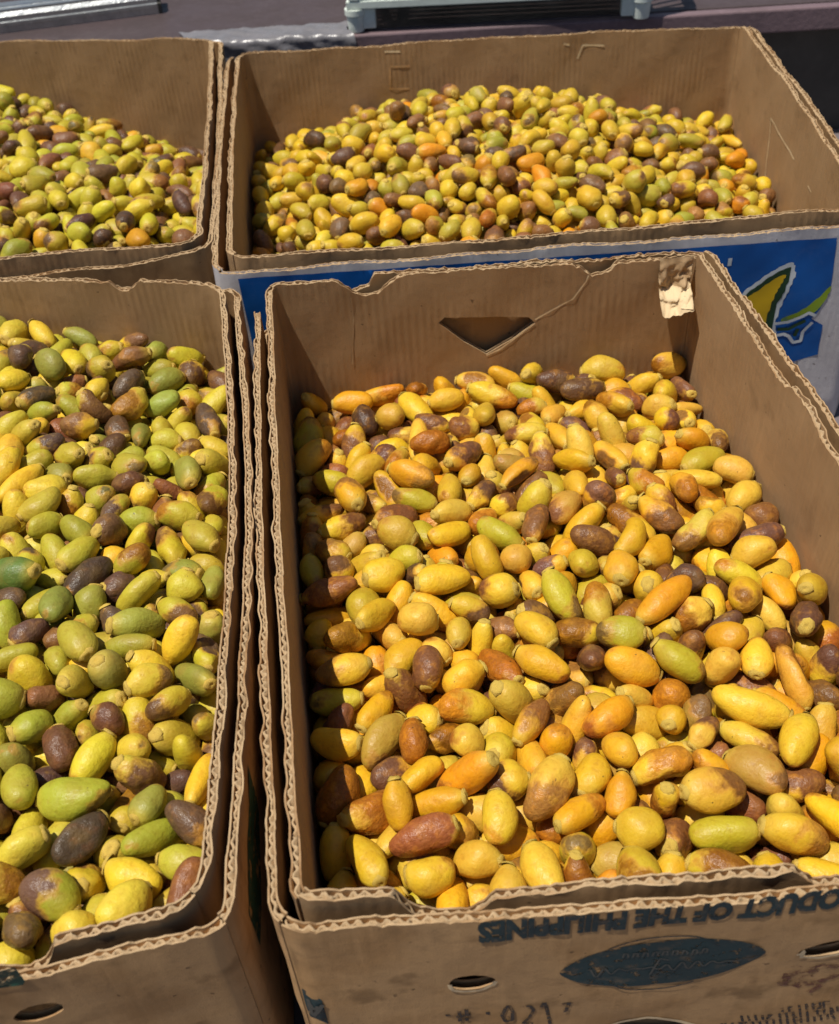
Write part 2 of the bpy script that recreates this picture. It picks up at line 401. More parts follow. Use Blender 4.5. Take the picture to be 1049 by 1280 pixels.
# ------------------------------------------------------------------ setting
def slab(name, poly, z0, z1, mat, parent=None, bev=0.0):
    bm = bmesh.new(); vb = [bm.verts.new((x, y, z0)) for x, y in poly]; vt = [bm.verts.new((x, y, z1)) for x, y in poly]
    n = len(poly); bm.faces.new(vb[::-1]); bm.faces.new(vt)
    for i in range(n): bm.faces.new((vb[i], vb[(i + 1) % n], vt[(i + 1) % n], vt[i]))
    if bev: bmesh.ops.bevel(bm, geom=list(bm.edges), offset=bev, segments=2, affect='EDGES', profile=0.5)
    bmesh.ops.recalc_face_normals(bm, faces=bm.faces)
    me = bpy.data.meshes.new(name); bm.to_mesh(me); bm.free()
    return link(name, me, [mat], parent, smooth=False)
def ground():
    n = 60; g = np.linspace(-1, 1, n); g = np.sign(g) * np.abs(g) ** 2.2 * 30
    V = [(x, y + 1, 0.0015 * float(wob(x * 9, y * 9, 2)) - 0.0016) for y in g for x in g]
    F = [(j * n + i, j * n + i + 1, (j + 1) * n + i + 1, (j + 1) * n + i) for j in range(n - 1) for i in range(n - 1)]
    tag(link('ground', mesh('ground', V, F), [M['ground']]), 'dull purple grey ground under the cardboard boxes', kind='structure')
ground()

TZ = 0.21
def edge_y(x): return 1.690 - 0.04 * (x - 0.70)
def table():
    t = empty('table', (0, 2.0, 0))
    t0 = Vector((0, 2.0, 0))
    def rel(o):
        o.location = -t0; return o
    # three boards of the top, laid lengthwise
    for k, (a, b_) in enumerate(((0.012, 0.262), (0.266, 0.52), (0.524, 0.78))):
        rel(slab('table_board', [(-2.2, edge_y(-2.2) + a), (2.4, edge_y(2.4) + a), (2.4, edge_y(2.4) + b_), (-2.2, edge_y(-2.2) + b_)], TZ - 0.028, TZ, M['table'], t, 0.002))
    rel(slab('edge_strip', [(-2.2, edge_y(-2.2) - 0.010), (2.4, edge_y(2.4) - 0.010), (2.4, edge_y(2.4) + 0.010), (-2.2, edge_y(-2.2) + 0.010)], TZ - 0.036, TZ - 0.001, M['table_edge'], t, 0.003))
    rel(slab('front_panel', [(-2.15, edge_y(-2.15) + 0.03), (2.35, edge_y(2.35) + 0.03), (2.35, edge_y(2.35) + 0.045), (-2.15, edge_y(-2.15) + 0.045)], 0.0, TZ - 0.0285, M['skirt'], t))
    for x in (-2.1, 2.25):
        rel(slab('leg', [(x, edge_y(x) + 0.70), (x + 0.06, edge_y(x) + 0.70), (x + 0.06, edge_y(x) + 0.76), (x, edge_y(x) + 0.76)], 0.0, TZ - 0.0285, M['skirt'], t))
    tag(t, 'low purple brown table behind the boxes carrying the crate and metal bar', 'table')
table()

# ------------------------------------------------------------------ boxes
def offset_quad(q, d):
    q = [np.array(p[:2], float) for p in q]; out = []
    for i in range(4):
        a, p, b_ = q[i - 1], q[i], q[(i + 1) % 4]
        d1 = (p - a) / np.linalg.norm(p - a); d2 = (b_ - p) / np.linalg.norm(b_ - p)
        n1 = np.array([d1[1], -d1[0]]); n2 = np.array([d2[1], -d2[0]]); bis = n1 + n2
        out.append(p + bis * d / (1 + n1 @ n2))
    return out
def make_box(label, quad, gap=0.0125, inner_top=None, outer_top=None, outer_quad=None, inner_holes=None, outer_holes=None,
             bul_in=(0, 0, 0, 0), bul_out=(0, 0, 0, 0), mats_in='kraft_in', mat_out='kraft', seed=0.0, rim_in=RIM, rim_out=RIM - 0.006, r_in=0.006, r_out=0.016, tear=0.0015):
    """quad: FL, FR, BR, BL plan corners of the inside"""
    c = np.mean([p[:2] for p in quad], axis=0); t = empty('cardboard_box', (float(c[0]), float(c[1]), 0)); inv = -Vector(t.location)
    ri = Ring(quad, r_in, bul_in, seed); ro = Ring(outer_quad or offset_quad(quad, gap), r_out, bul_out, seed + 3)
    b = {'root': t, 'in': ri, 'out': ro, 'iw': [], 'ow': []}
    for i in range(4):
        tp = (inner_top or {}).get(i); tp = tp(ri) if tp else [(ri.cut[i], rim_in), (ri.cut[i + 1], rim_in)]
        hs = (inner_holes or {}).get(i); hs = hs(ri) if hs else ()
        o = panel('inner_wall', t, ri, i, 0.008, tp, [M[mats_in], M[mats_in]], hs, seed=seed + i, tear=tear); o.location = inv; b['iw'].append(o)
    for i in range(4):
        tp = (outer_top or {}).get(i); tp = tp(ro) if tp else [(ro.cut[i], rim_out), (ro.cut[i + 1], rim_out)]
        hs = (outer_holes or {}).get(i); hs = hs(ro) if hs else ()
        o = panel('outer_wall', t, ro, i, 0.001, tp, [M[mat_out], M['kraft']], hs, seed=seed + 10 + i, tear=tear); o.location = inv; b['ow'].append(o)
    q = offset_quad(quad, -0.002)
    o = slab('base_panel', [tuple(p) for p in q], 0.002, 0.0072, M['kraft'], t); o.location = inv
    tag(t, label, 'cardboard box', 'cardboard boxes of dates')
    return b
Z = lambda px, py, z=RIM: tuple(on_z(px, py, z)[:2])

# front box with the upside-down lettering
FRQ = [Z(378, 1118), Z(1355, 1044), Z(872, 320), Z(340, 360)]
def prof_px(wall, pix, A, B, ends=True):
    def f(r):
        out = []
        for x, y in pix:
            p = on_wall(x, y, A, B); out.append((r.s_of(wall, p[:2]), float(p[2])))
        out.sort()
        return [(r.cut[wall], out[0][1])] + out + [(r.cut[wall + 1], out[-1][1])]
    return f
def sz(r, wall, pix, A, B):
    out = []
    for x, y in pix:
        p = on_wall(x, y, A, B); out.append((r.s_of(wall, p[:2]), float(p[2])))
    return out
fr_back = [(346, 358), (415, 352), (428, 357), (440, 366), (455, 371), (470, 369), (484, 357), (498, 346), (520, 341), (620, 336), (718, 331), (730, 338), (740, 345), (760, 341), (774, 329), (800, 327), (850, 322)]
fr_front = [(392, 1112), (487, 1105), (500, 1113), (515, 1127), (540, 1133), (590, 1132), (606, 1120), (620, 1107), (700, 1100), (985, 1071), (998, 1077), (1016, 1092)]
fr_hand = [(549, 404), (556, 397), (662, 397), (668, 404), (640, 424), (607, 443), (580, 428)]
FRO = offset_quad(FRQ, 0.0125)
A_, B_ = FRO[0], FRO[1]
def fro(pix): return lambda r: sz(r, 0, pix, FRO[0] - np.array([0, TH]), FRO[1] - np.array([0, TH]))
FA, FB = FRO[0] - np.array([0, TH]), FRO[1] - np.array([0, TH])
def fr_holes(r):
    h1 = sz(r, 0, [(591, 1226)], FA, FB)[0]; h2 = sz(r, 0, [(1032, 1181)], FA, FB)[0]
    tri = sz(r, 0, [(752, 1284), (775, 1275), (806, 1268), (822, 1268), (850, 1273), (895, 1283)], FA, FB)
    tri += [(tri[-1][0] + 0.004, tri[-1][1] - 0.022), (tri[0][0] - 0.004, tri[0][1] - 0.022)]
    return [ell(h1[0], h1[1], 0.0125, 0.0088, 0.02, 30, 0.02), ell(h2[0], h2[1], 0.0150, 0.0085, 0.25, 30, 0.02), tri[::-1]]
FR = make_box('kraft box of yellow dates with upside-down dark lettering and oval logo on its front', FRQ,
    inner_top={2: prof_px(2, fr_back, FRQ[2], FRQ[3]), 0: prof_px(0, fr_front, FRQ[0], FRQ[1]),
               1: lambda r: [(r.cut[1], RIM - 0.006), (r.cut[1] + 0.33, RIM - 0.002), (r.cut[1] + 0.36, RIM + 0.003), (r.cut[1] + 0.395, RIM + 0.001), (r.cut[1] + 0.40, RIM - 0.004), (r.cut[1] + 0.56, RIM), (r.cut[2], RIM)]},
    outer_top={3: lambda r: [(r.cut[3], RIM - 0.05), (r.cut[3] + 0.028, RIM - 0.05), (r.cut[3] + 0.031, RIM - 0.009), (r.cut[3] + 0.3, RIM - 0.007), (r.cut[4], RIM - 0.003)],
               2: lambda r: [(r.cut[2], RIM - 0.003), (r.cut[2] + 0.12, RIM - 0.004), (r.cut[3] - 0.13, RIM - 0.002), (r.cut[3] - 0.105, RIM - 0.001), (r.cut[3] - 0.10, RIM - 0.012), (r.cut[3], RIM - 0.05)]},
    inner_holes={2: lambda r: [sz(r, 2, fr_hand, FRQ[2], FRQ[3])]}, outer_holes={0: fr_holes},
    bul_in=(0.002, 0.003, 0.001, 0.002), bul_out=(0.003, 0.004, 0.0, 0.003), mat_out='kraft_dirty', seed=1.3, rim_out=RIM - 0.002)

# front-left box
FLQ = [(-0.535, 0.205), (-0.1265, 0.274), (-0.172, 0.892), (-0.565, 0.968)]
FLO = offset_quad(FLQ, 0.0115)
fl_back = [(0, 352), (100, 352), (135, 353), (148, 363), (160, 363), (172, 351), (270, 360)]
def fl_holes(r):
    D = np.array([0.0, TH]); h = sz(r, 0, [(50, 1264)], FLO[0] - D, FLO[1] - D)[0]
    return [ell(h[0], h[1], 0.0125, 0.0078, 0.05, 30, 0.02)]
FL = make_box('kraft box heaped with green and olive dates beside the lettered box', FLQ, gap=0.0115,
    inner_top={2: prof_px(2, fl_back, FLQ[2], FLQ[3]),
               0: lambda r: [(r.cut[0], RIM - 0.002), (r.cut[1] - 0.125, RIM - 0.003), (r.cut[1] - 0.09, RIM - 0.022), (r.cut[1] - 0.078, RIM - 0.018), (r.cut[1] - 0.070, RIM - 0.001), (r.cut[1], RIM + 0.002)]},
    outer_top={1: lambda r: [(r.cut[1], RIM - 0.004), (r.cut[1] + 0.135, RIM - 0.006), (r.cut[1] + 0.14, RIM - 0.001), (r.cut[2] - 0.05, RIM - 0.003), (r.cut[2], RIM - 0.012)],
               2: lambda r: [(r.cut[2], RIM - 0.012), (r.cut[3], RIM - 0.01)]},
    outer_holes={0: fl_holes}, bul_in=(0.0, 0.011, 0.002, 0.0), bul_out=(0.002, 0.0115, 0.0, 0.0), mats_in='kraft_in', mat_out='kraft_dirty', seed=4.1, r_in=0.02, r_out=0.012)

# back box with the blue printed front
BRQ = [Z(290, 320), Z(1085, 258), Z(928, 33), Z(300, 68)]
BRO = offset_quad(BRQ, 0.0150)
BR = make_box('wide box with blue and white printed front filled with small yellow dates', BRQ, gap=0.0150,
    inner_top={0: lambda r: [(r.cut[0], RIM), (r.cut[0] + 0.3, RIM - 0.003), (r.cut[0] + 0.56, RIM), (r.cut[1] - 0.005, RIM - 0.001), (r.cut[1], RIM - 0.012)],
               1: lambda r: [(r.cut[1], RIM - 0.012), (r.cut[1] + 0.035, RIM - 0.012), (r.cut[1] + 0.05, RIM - 0.002), (r.cut[2], RIM)]},
    outer_top={0: lambda r: [(r.cut[0], RIM - 0.009), (r.cut[1], RIM - 0.009)], 2: lambda r: [(r.cut[2], RIM - 0.02), (r.cut[3], RIM - 0.02)]},
    bul_in=(0.0, 0.004, 0.006, 0.003), bul_out=(0.0, 0.004, 0.006, 0.003), mat_out='white', seed=7.7, tear=0.0009, r_in=0.014, r_out=0.018)

# back-left box
BLQ = [(-0.610, 0.985), (-0.206, 0.992), (-0.252, 1.608), (-0.640, 1.685)]
BL = make_box('plain kraft box of olive yellow dates beneath the metal bar', BLQ, gap=0.012,
    outer_top={0: lambda r: [(r.cut[0], RIM - 0.022), (r.cut[1] - 0.08, RIM - 0.013), (r.cut[1], RIM - 0.004)]},
    bul_in=(0.0, 0.003, 0.002, 0.0), bul_out=(0.0, 0.003, 0.002, 0.0), seed=9.4, tear=0.0007, r_in=0.018, r_out=0.022)

def smooth_px(p, k=6):
    p = np.array(p, float); out = []
    for i in range(len(p)):
        a, b0, c, d = p[i - 1], p[i], p[(i + 1) % len(p)], p[(i + 2) % len(p)]
        for t in np.arange(k) / k: out.append(tuple(0.5 * (2 * b0 + (c - a) * t + (2 * a - 5 * b0 + 4 * c - d) * t * t + (3 * b0 - a - 3 * c + d) * t ** 3)))
    return out
# --- printing on the lettered box
ro, fw_ = FR['out'], FR['ow'][0]
def fsz(pix): return sz(ro, 0, pix, FA, FB)
e0, e1 = fsz([(1095, 1108)])[0], fsz([(597, 1163)])[0]
lettering('lettering', fw_, ro, 'PRODUCT OF THE PHILIPPINES', e0[0], e1[0], e0[1] - 0.004, e1[1] + 0.001, 0.0190, 0.0004, M['teal_text'], 0.06)
ov = fsz([(826, 1198)])[0]; hw = 0.5 * (fsz([(957, 1181)])[0][0] - fsz([(695, 1206)])[0][0])
lens = [(ov[0] + hw * math.cos(t), ov[1] + 0.0255 * (abs(math.sin(t)) ** 1.25) * (1 if math.sin(t) > 0 else -1) + 0.05 * hw * math.cos(t)) for t in np.linspace(0, 2 * math.pi, 60, endpoint=False)]
logo = decal('oval_logo', fw_, ro, lens, 0.0003, M['teal'], step=0.003)
arc = lambda cx, cz, a, b_, t0, t1: [(cx + a * math.cos(t), cz + b_ * math.sin(t)) for t in np.linspace(t0, t1, 30)]
for q_ in (arc(ov[0] - 0.002, ov[1] + 0.004, 0.034, 0.0265, 0.5, 2.64), arc(ov[0] - 0.002, ov[1] - 0.006, 0.030, 0.025, 3.7, 5.5)):
    strokes('logo_outline', fw_, ro, [q_], 0.0012, 0.0006, M['teal_text'])
rs = random.Random(5); scr = []
for k in range(9):      # small worn capitals in the upper row of the logo
    x = ov[0] - 0.022 + k * 0.0052; z = ov[1] + 0.0095
    scr += [[(x, z), (x + 0.0004, z + 0.0048)], [(x, z + 0.0045), (x + 0.0026, z + 0.004 + rs.uniform(-.001, .001)), (x + 0.0028, z)]]
xx = np.linspace(-0.040, 0.042, 150)   # worn running script in the lower row
scr += [[(ov[0] + x, ov[1] - 0.004 + 0.04 * x + 0.0042 * math.sin(x * 760) * (0.6 + 0.5 * math.sin(x * 130))) for x in xx]]
scr += [[(ov[0] - 0.006, ov[1] - 0.012), (ov[0] - 0.002, ov[1] + 0.006), (ov[0] + 0.003, ov[1] + 0.004)]]
strokes('logo_lettering', fw_, ro, scr, 0.0010, 0.00085, M['teal_light'])
def pix_lines(lines): return [fsz(l) for l in lines]
hand = [[(630, 1258), (637, 1254), (642, 1261), (640, 1271), (632, 1273), (627, 1266), (630, 1258)], [(652, 1256), (662, 1254), (668, 1259), (663, 1267), (655, 1275), (668, 1275)],
        [(680, 1250), (684, 1262), (688, 1277)], [(676, 1256), (680, 1250)], [(702, 1252), (718, 1249)], [(712, 1250), (704, 1262)], [(608, 1262), (609, 1266)],
        [(572, 1262), (573, 1275)], [(583, 1259), (585, 1274)], [(572, 1269), (586, 1266)], [(556, 1268), (564, 1267)]]
strokes('handwriting', fw_, ro, pix_lines(hand), 0.0022, 0.0004, M['pen'])
sq = fsz([(372, 1243), (404, 1248), (410, 1279), (378, 1279)])
decal('printed_mark', fw_, ro, sq, 0.0003, M['teal'])
strokes('mark_symbol', fw_, ro, pix_lines([[(380, 1252), (392, 1274), (402, 1253)], [(386, 1254), (393, 1264), (398, 1256)]]), 0.0018, 0.0006, M['teal_light'])
red = fsz([(985, 1222), (1000, 1200), (1040, 1198), (1080, 1185), (1085, 1215), (1040, 1222), (1012, 1232)])
red = fsz(smooth_px([(972, 1226), (992, 1204), (1012, 1206), (1040, 1196), (1085, 1180), (1095, 1220), (1040, 1226), (1012, 1238), (990, 1230)]))
decal('faded_print', fw_, ro, red, 0.0003, M['red_ink'])
small = []
for row, (y0, x0, x1) in enumerate(((1254, 975, 1035), (1266, 925, 1060), (1276, 900, 1070))):
    x = x0
    while x < x1:
        yy = y0 - (x - x0) * 0.09; small.append([(x, yy), (x + 1.2, yy + 7)]); 
        if rs.random() < 0.3: small.append([(x, yy + rs.choice((0, 3.5, 7))), (x + 5, yy + rs.choice((0, 3.5, 7)))])
        x += rs.choice((7.5, 8, 9, 14))
strokes('small_print', fw_, ro, pix_lines(small), 0.0016, 0.0004, M['pen'])
for k, h in enumerate(fr_holes(ro)):
    if k == 2: strokes('torn_hole_edge', fw_, ro, [h[2:]], 0.0028, 0.0004, M['pale'])
    else:
        low = [p for p in h if p[1] < sum(q[1] for q in h) / len(h) + 0.002]; low.sort()
        strokes('torn_hole_edge', fw_, ro, [[(x, z - 0.0008 + 0.0006 * math.sin(x * 2600)) for x, z in low]], 0.0024, 0.0004, M['pale'])  # torn lower lip, its sunlit brightness put into the pale colour
# --- printing on the front-left box
rl = FL['out']; D = np.array([0.0, TH])
pr = sz(rl, 0, [(-40, 1216), (20, 1204), (34, 1222), (28, 1228), (-40, 1238)], FLO[0] - D, FLO[1] - D)
decal('green_print', FL['ow'][0], rl, pr, 0.0003, M['green_ink'])
s_ = rl.cut[1]
decal('green_print', FL['ow'][1], rl, [(s_ + 0.020, RIM - 0.045), (s_ + 0.07, RIM - 0.035), (s_ + 0.10, RIM - 0.02), (s_ + 0.10, RIM - 0.07), (s_ + 0.022, RIM - 0.085)], 0.0003, M['green_ink'])
# --- printing on the blue box
rb = BR['out']; bw = BR['ow'][0]; GA, GB = BRO[0] - np.array([0, TH]), BRO[1] - np.array([0, TH])
def bsz(pix): return sz(rb, 0, pix, GA, GB)
blue = bsz([(1047, 297), (1042, 340), (1038, 364), (1022, 388), (1014, 398), (1028, 406), (1022, 443), (981, 455)])
blue = [(rb.cut[0] + 0.016, RIM - 0.014)] + blue + [(rb.cut[0] + 0.02, blue[-1][1] - 0.004)]
decal('blue_print', bw, rb, blue[::-1], 0.0003, M['blue'])
decal('lime_band', bw, rb, bsz(smooth_px([(976, 398), (1000, 388), (1020, 374), (1039, 357), (1037, 365), (1022, 387), (1000, 396), (982, 402)])), 0.0006, M['print_lime'])
ban_w = [(925, 374), (945, 353), (968, 337), (988, 328), (994, 332), (993, 346), (985, 364), (975, 385), (969, 405), (969, 425), (950, 440), (920, 440)]
ban_d = [(925, 379), (947, 357), (968, 342), (986, 334), (988, 338), (982, 360), (970, 382), (965, 405), (965, 425), (945, 440), (920, 440)]  # dark green outline printed round the yellow banana
ban_y = [(928, 380), (950, 361), (970, 347), (981, 343), (979, 350), (969, 367), (961, 387), (957, 408), (958, 425), (940, 440), (920, 440)]
for nm, pl, of, mt in (('banana_outline', ban_w, 0.0007, 'print_white'), ('banana_dark_outline', ban_d, 0.0010, 'print_dark'), ('banana_print', ban_y, 0.0013, 'print_yellow')):
    decal(nm, bw, rb, bsz(smooth_px(pl)), of, M[mt], step=0.004)
strokes('printed_squiggle', bw, rb, [bsz(l) for l in ([(968, 404), (985, 402), (1000, 396), (1012, 390), (1020, 394)], [(966, 420), (980, 417), (986, 420), (990, 428), (1000, 426), (1004, 414), (1016, 402)])], 0.0035, 0.0012, M['print_white'])
strokes('printed_squiggle', bw, rb, [bsz(l) for l in ([(972, 411), (985, 411), (996, 405), (1006, 400)], [(992, 420), (998, 410)])], 0.004, 0.0015, M['print_dark'])
strokes('printed_squiggle', bw, rb, [bsz([(911, 332), (914, 322)])], 0.004, 0.0007, M['print_white'])

# torn paper tab folded down inside the lettered box, at its back right corner
def torn_tab():
    r, wl = FR['in'], FR['iw'][2]
    t0, t1 = sz(r, 2, [(888, 350), (820, 357)], FRQ[2], FRQ[3]); V, F, SU = [], [], []
    s0, s1 = r.cut[2] + 0.0015, t1[0]
    nu, nv = 30, 34
    for side in (0, 1):
        for j in range(nv):
            v = j / (nv - 1)
            for i in range(nu):
                u = i / (nu - 1); s = s0 + (s1 - s0) * u
                fold = max(0.0, v - 0.5) / 0.5; drop = min(v, 0.5) / 0.5
                hang = RIM + 0.002 - 0.027 * drop - 0.016 * fold + 0.0035 * math.sin(u * 5 + 1) * drop + 0.003 * float(wob(u * 8, v * 6, 7)) * fold
                out = -0.003 - 0.004 * drop - 0.026 * fold - 0.011 * (mnoise.fractal(Vector((u * 3.2, v * 5.5, 1.7)), 0.9, 2.1, 4) + 0.15) * drop * (1 - fold) - 0.0007 * side
                V.append(r.at([s], [hang], out)[0]); SU.append((s, hang, side))
    k = nu * nv; mi = []
    for side in (0, 1):
        for j in range(nv - 1):
            for i in range(nu - 1):
                a = side * k + j * nu + i; F.append((a, a + 1, a + nu + 1, a + nu)); mi.append(0 if j > 16 else 1)
    o = link('torn_flap', mesh('torn_flap', V, F, SU, mi), [M['pale'], M['edge']], FR['root']); o.location = -Vector(FR['root'].location)
torn_tab()
# scuffs where the paper face has been ripped off the inside of the boxes
def scuff(b, wall, lines, wd=0.0022, mat='pale'):
    r = b['in']; q = {1: (1, 2), 2: (2, 3)}[wall]
    A, B = (BRQ if b is BR else FRQ)[q[0]], (BRQ if b is BR else FRQ)[q[1]]
    for ln in lines:
        V, F, SU = [], [], []
        p = np.array(sz(r, wall, ln, A, B)); d = np.concatenate([[0], np.cumsum(np.linalg.norm(np.diff(p, axis=0), axis=1))])
        k = max(4, int(d[-1] / 0.003)); qq = np.linspace(0, d[-1], k); p = np.stack([np.interp(qq, d, p[:, 0]), np.interp(qq, d, p[:, 1])], 1)
        wds = wd * (0.6 + 0.5 * np.abs(wob(qq * 300, qq * 90, 1)))
        t = np.gradient(p, axis=0); t /= np.linalg.norm(t, axis=1)[:, None] + 1e-9; nn = np.stack([-t[:, 1], t[:, 0]], 1) * wds[:, None] / 2
        n0 = len(V)
        for e in (p + nn, p - nn): V += list(r.at(e[:, 0], e[:, 1], -0.0005)); SU += [(x, y, 0) for x, y in e]
        F += [(n0 + j, n0 + j + 1, n0 + k + j + 1, n0 + k + j) for j in range(k - 1)]
        link('torn_scuff', mesh('torn_scuff', V, F, SU), [M[mat]], b['iw'][wall])
scuff(BR, 1, [[(953, 235), (958, 190), (962, 148)], [(962, 148), (976, 175), (990, 200)], [(1008, 232), (1012, 240)]], 0.0028)
scuff(BR, 2, [[(722, 75), (728, 58), (755, 58)], [(705, 56), (712, 58)], [(480, 66), (500, 66)]], 0.0035)
scuff(FR, 2, [[(668, 400), (690, 388), (716, 374), (733, 352), (735, 344)], [(607, 444), (625, 436), (668, 404)]], 0.0022)
scuff(FR, 2, [[(440, 372), (442, 400), (440, 455)]], 0.0016, 'edge')
scuff(BR, 2, [[(487, 84), (512, 84)], [(488, 86), (488, 112), (512, 112)]], 0.004, 'kraft_dirty')

# ------------------------------------------------------------------ dates: settle them in the boxes
PACK = 0.60
def settle(quad, n_area, surf, depth, Lm, Rm, rng, iters=170):
    """pour capsule-like dates over a sunken floor and relax them until nothing overlaps"""
    q = np.array([p[:2] for p in quad], float)                      # CCW
    A = q; Bq = np.roll(q, -1, 0); e = Bq - A; nrm = np.stack([-e[:, 1], e[:, 0]], 1); nrm /= np.linalg.norm(nrm, axis=1)[:, None]
    area = 0.5 * abs(np.sum(A[:, 0] * Bq[:, 1] - Bq[:, 0] * A[:, 1]))
    vol = 4 / 3 * math.pi * (Lm / 2) * Rm * Rm * 1.12
    n = int(area * depth * PACK / vol)
    L = Lm * np.clip(rng.normal(1, 0.17, n), 0.60, 1.42); R = Rm * np.clip(rng.normal(1, 0.11, n), 0.72, 1.24)
    pts = []
    lo, hi = q.min(0), q.max(0); sp = (Lm * 2 * Rm * 2 * Rm) ** (1 / 3) * 1.06; z = 0.0
    while len(pts) < n:
        g = [(x, y) for x in np.arange(lo[0], hi[0], sp) for y in np.arange(lo[1], hi[1], sp)]
        g = np.array(g) + rng.uniform(-.4, .4, (len(g), 2)) * sp
        d = np.min(np.einsum('pkc,kc->pk', g[:, None, :] - A[None], nrm), axis=1)
        g = g[d > Rm]; rng.shuffle(g)
        pts += [(x, y, z) for x, y in g]; z += sp
    P = np.array(pts[:n]); P[:, 2] += surf(P[:, 0], P[:, 1]) - depth + Rm + rng.uniform(0, .3, n) * sp
    U = rng.normal(0, 1, (n, 3)); U[:, 2] *= 1.35; U /= np.linalg.norm(U, axis=1)[:, None]
    ts = np.stack([-(L / 2 - 0.80 * R), 0 * L, (L / 2 - 0.80 * R)], 1); rs_ = np.stack([0.79 * R, 1.0 * R, 0.79 * R], 1)
    inert = (L / 2) ** 2 * 0.55
    did = np.repeat(np.arange(n), 3)
    cell = 2 * Rm * 1.22 + 0.003
    pi = pj = None
    for it in range(iters):
        g = 0.0016 if it < iters * 0.55 else 0.0016 * max(0.0, 1 - (it - iters * 0.55) / (iters * 0.30))
        P[:, 2] -= g
        if it < iters * 0.4:
            U += rng.normal(0, 0.02, U.shape); U /= np.linalg.norm(U, axis=1)[:, None]
        Q = P[:, None, :] + U[:, None, :] * ts[:, :, None]; S = Q.reshape(-1, 3); rr = rs_.ravel()
        if it % 5 == 0:
            c = np.floor((S - S.min(0)) / cell).astype(np.int64) + 1; dim = c.max(0) + 3
            key = (c[:, 0] * dim[1] + c[:, 1]) * dim[2] + c[:, 2]; order = np.argsort(key, kind='stable'); sk = key[order]
            I, J = [], []
            for dx in (-1, 0, 1):
                for dy in (-1, 0, 1):
                    for dz in (-1, 0, 1):
                        off = (dx * dim[1] + dy) * dim[2] + dz
                        if off < 0: continue
                        a = np.searchsorted(sk, key + off, 'left'); b_ = np.searchsorted(sk, key + off, 'right'); cnt = b_ - a
                        i = np.repeat(np.arange(len(S)), cnt)
                        j = order[np.repeat(a - np.concatenate([[0], np.cumsum(cnt)[:-1]]), cnt) + np.arange(cnt.sum())]
                        k = (did[i] != did[j]) & ((off > 0) | (i < j)); I.append(i[k]); J.append(j[k])
            pi = np.concatenate(I); pj = np.concatenate(J)
            dd = np.linalg.norm(S[pi] - S[pj], axis=1); k = dd < rr[pi] + rr[pj] + 0.006; pi, pj = pi[k], pj[k]
        dv = S[pi] - S[pj]; dist = np.linalg.norm(dv, axis=1) + 1e-9; pen = rr[pi] + rr[pj] - dist; k = pen > 0
        i, j = pi[k], pj[k]; push = dv[k] / dist[k][:, None] * (pen[k] * 0.5)[:, None]
        corr = np.zeros_like(S); cn = np.zeros(len(S))
        for ax in range(3):
            corr[:, ax] += np.bincount(i, push[:, ax], len(S)) - np.bincount(j, push[:, ax], len(S))
        cn += np.bincount(i, minlength=len(S)) + np.bincount(j, minlength=len(S))
        fl = surf(S[:, 0], S[:, 1]) - depth + rr - S[:, 2]; k = fl > 0; corr[k, 2] += fl[k]; cn[k] += 1
        for wv in range(4):
            d = rr + 0.0012 - ((S[:, :2] - A[wv]) @ nrm[wv]); k = d > 0; corr[k, :2] += d[k][:, None] * nrm[wv]; cn[k] += 1
        C3 = corr.reshape(n, 3, 3); c3 = cn.reshape(n, 3); tot = np.maximum(c3.sum(1), 1)
        relax = 1.5 / np.maximum(1.0, tot * 0.55)
        P += C3.sum(1) * relax[:, None]
        tl = C3 * ts[:, :, None]; dU = tl.sum(1); dU -= (dU * U).sum(1)[:, None] * U
        U += dU / inert[:, None] * relax[:, None] * 0.42; U /= np.linalg.norm(U, axis=1)[:, None]
    # lift the settled heap so that its crest follows the wanted surface
    ix = np.floor((P[:, :2] - lo) / 0.035).astype(int); kk = ix[:, 0] * 1000 + ix[:, 1]; dz = P[:, 2] + R * 0.9 - surf(P[:, 0], P[:, 1])
    top = [dz[kk == q_].max() for q_ in np.unique(kk)]
    P[:, 2] -= np.median(top)
    return P, U, L, R

def rg(t, a, b_):
    x = np.clip((t - a) / (b_ - a), 0, 1); return x * x * (3 - 2 * x)
def surf_fr(x, y):
    v = (y - 0.272) / 0.612
    return RIM - 0.074 - 0.028 * rg(v, 0.40, 1.0) - 0.008 * rg(-v, -0.25, 0.0) - 0.014 * rg(np.abs(x - 0.10), 0.10, 0.22) + 0.006 * wob(x * 25, y * 25, 1)
def surf_fl(x, y):
    v = (y - 0.25) / 0.66
    return RIM - 0.022 - 0.012 * rg(v, 0.55, 1.0) - 0.032 * rg(x, -0.34, -0.18) * rg(v, 0.3, 0.9) - 0.010 * rg(x, -0.22, -0.14) + 0.005 * wob(x * 25, y * 25, 4)
def surf_br(x, y):
    d = np.hypot((x - 0.11) / 0.34, (y - 1.29) / 0.34)
    return RIM - 0.028 - 0.080 * rg(d, 0.25, 1.12) + 0.005 * wob(x * 30, y * 30, 2)
def surf_bl(x, y):
    return (RIM - 0.026 - 0.085 * rg(x, -0.62, -0.25) * rg(y, 1.15, 1.6) - 0.034 * rg(y, 1.25, 1.65) - 0.022 * rg(x, -0.38, -0.2) - 0.03 * rg(-y, -1.15, -0.98)
            + 0.006 * wob(x * 25, y * 25, 3))

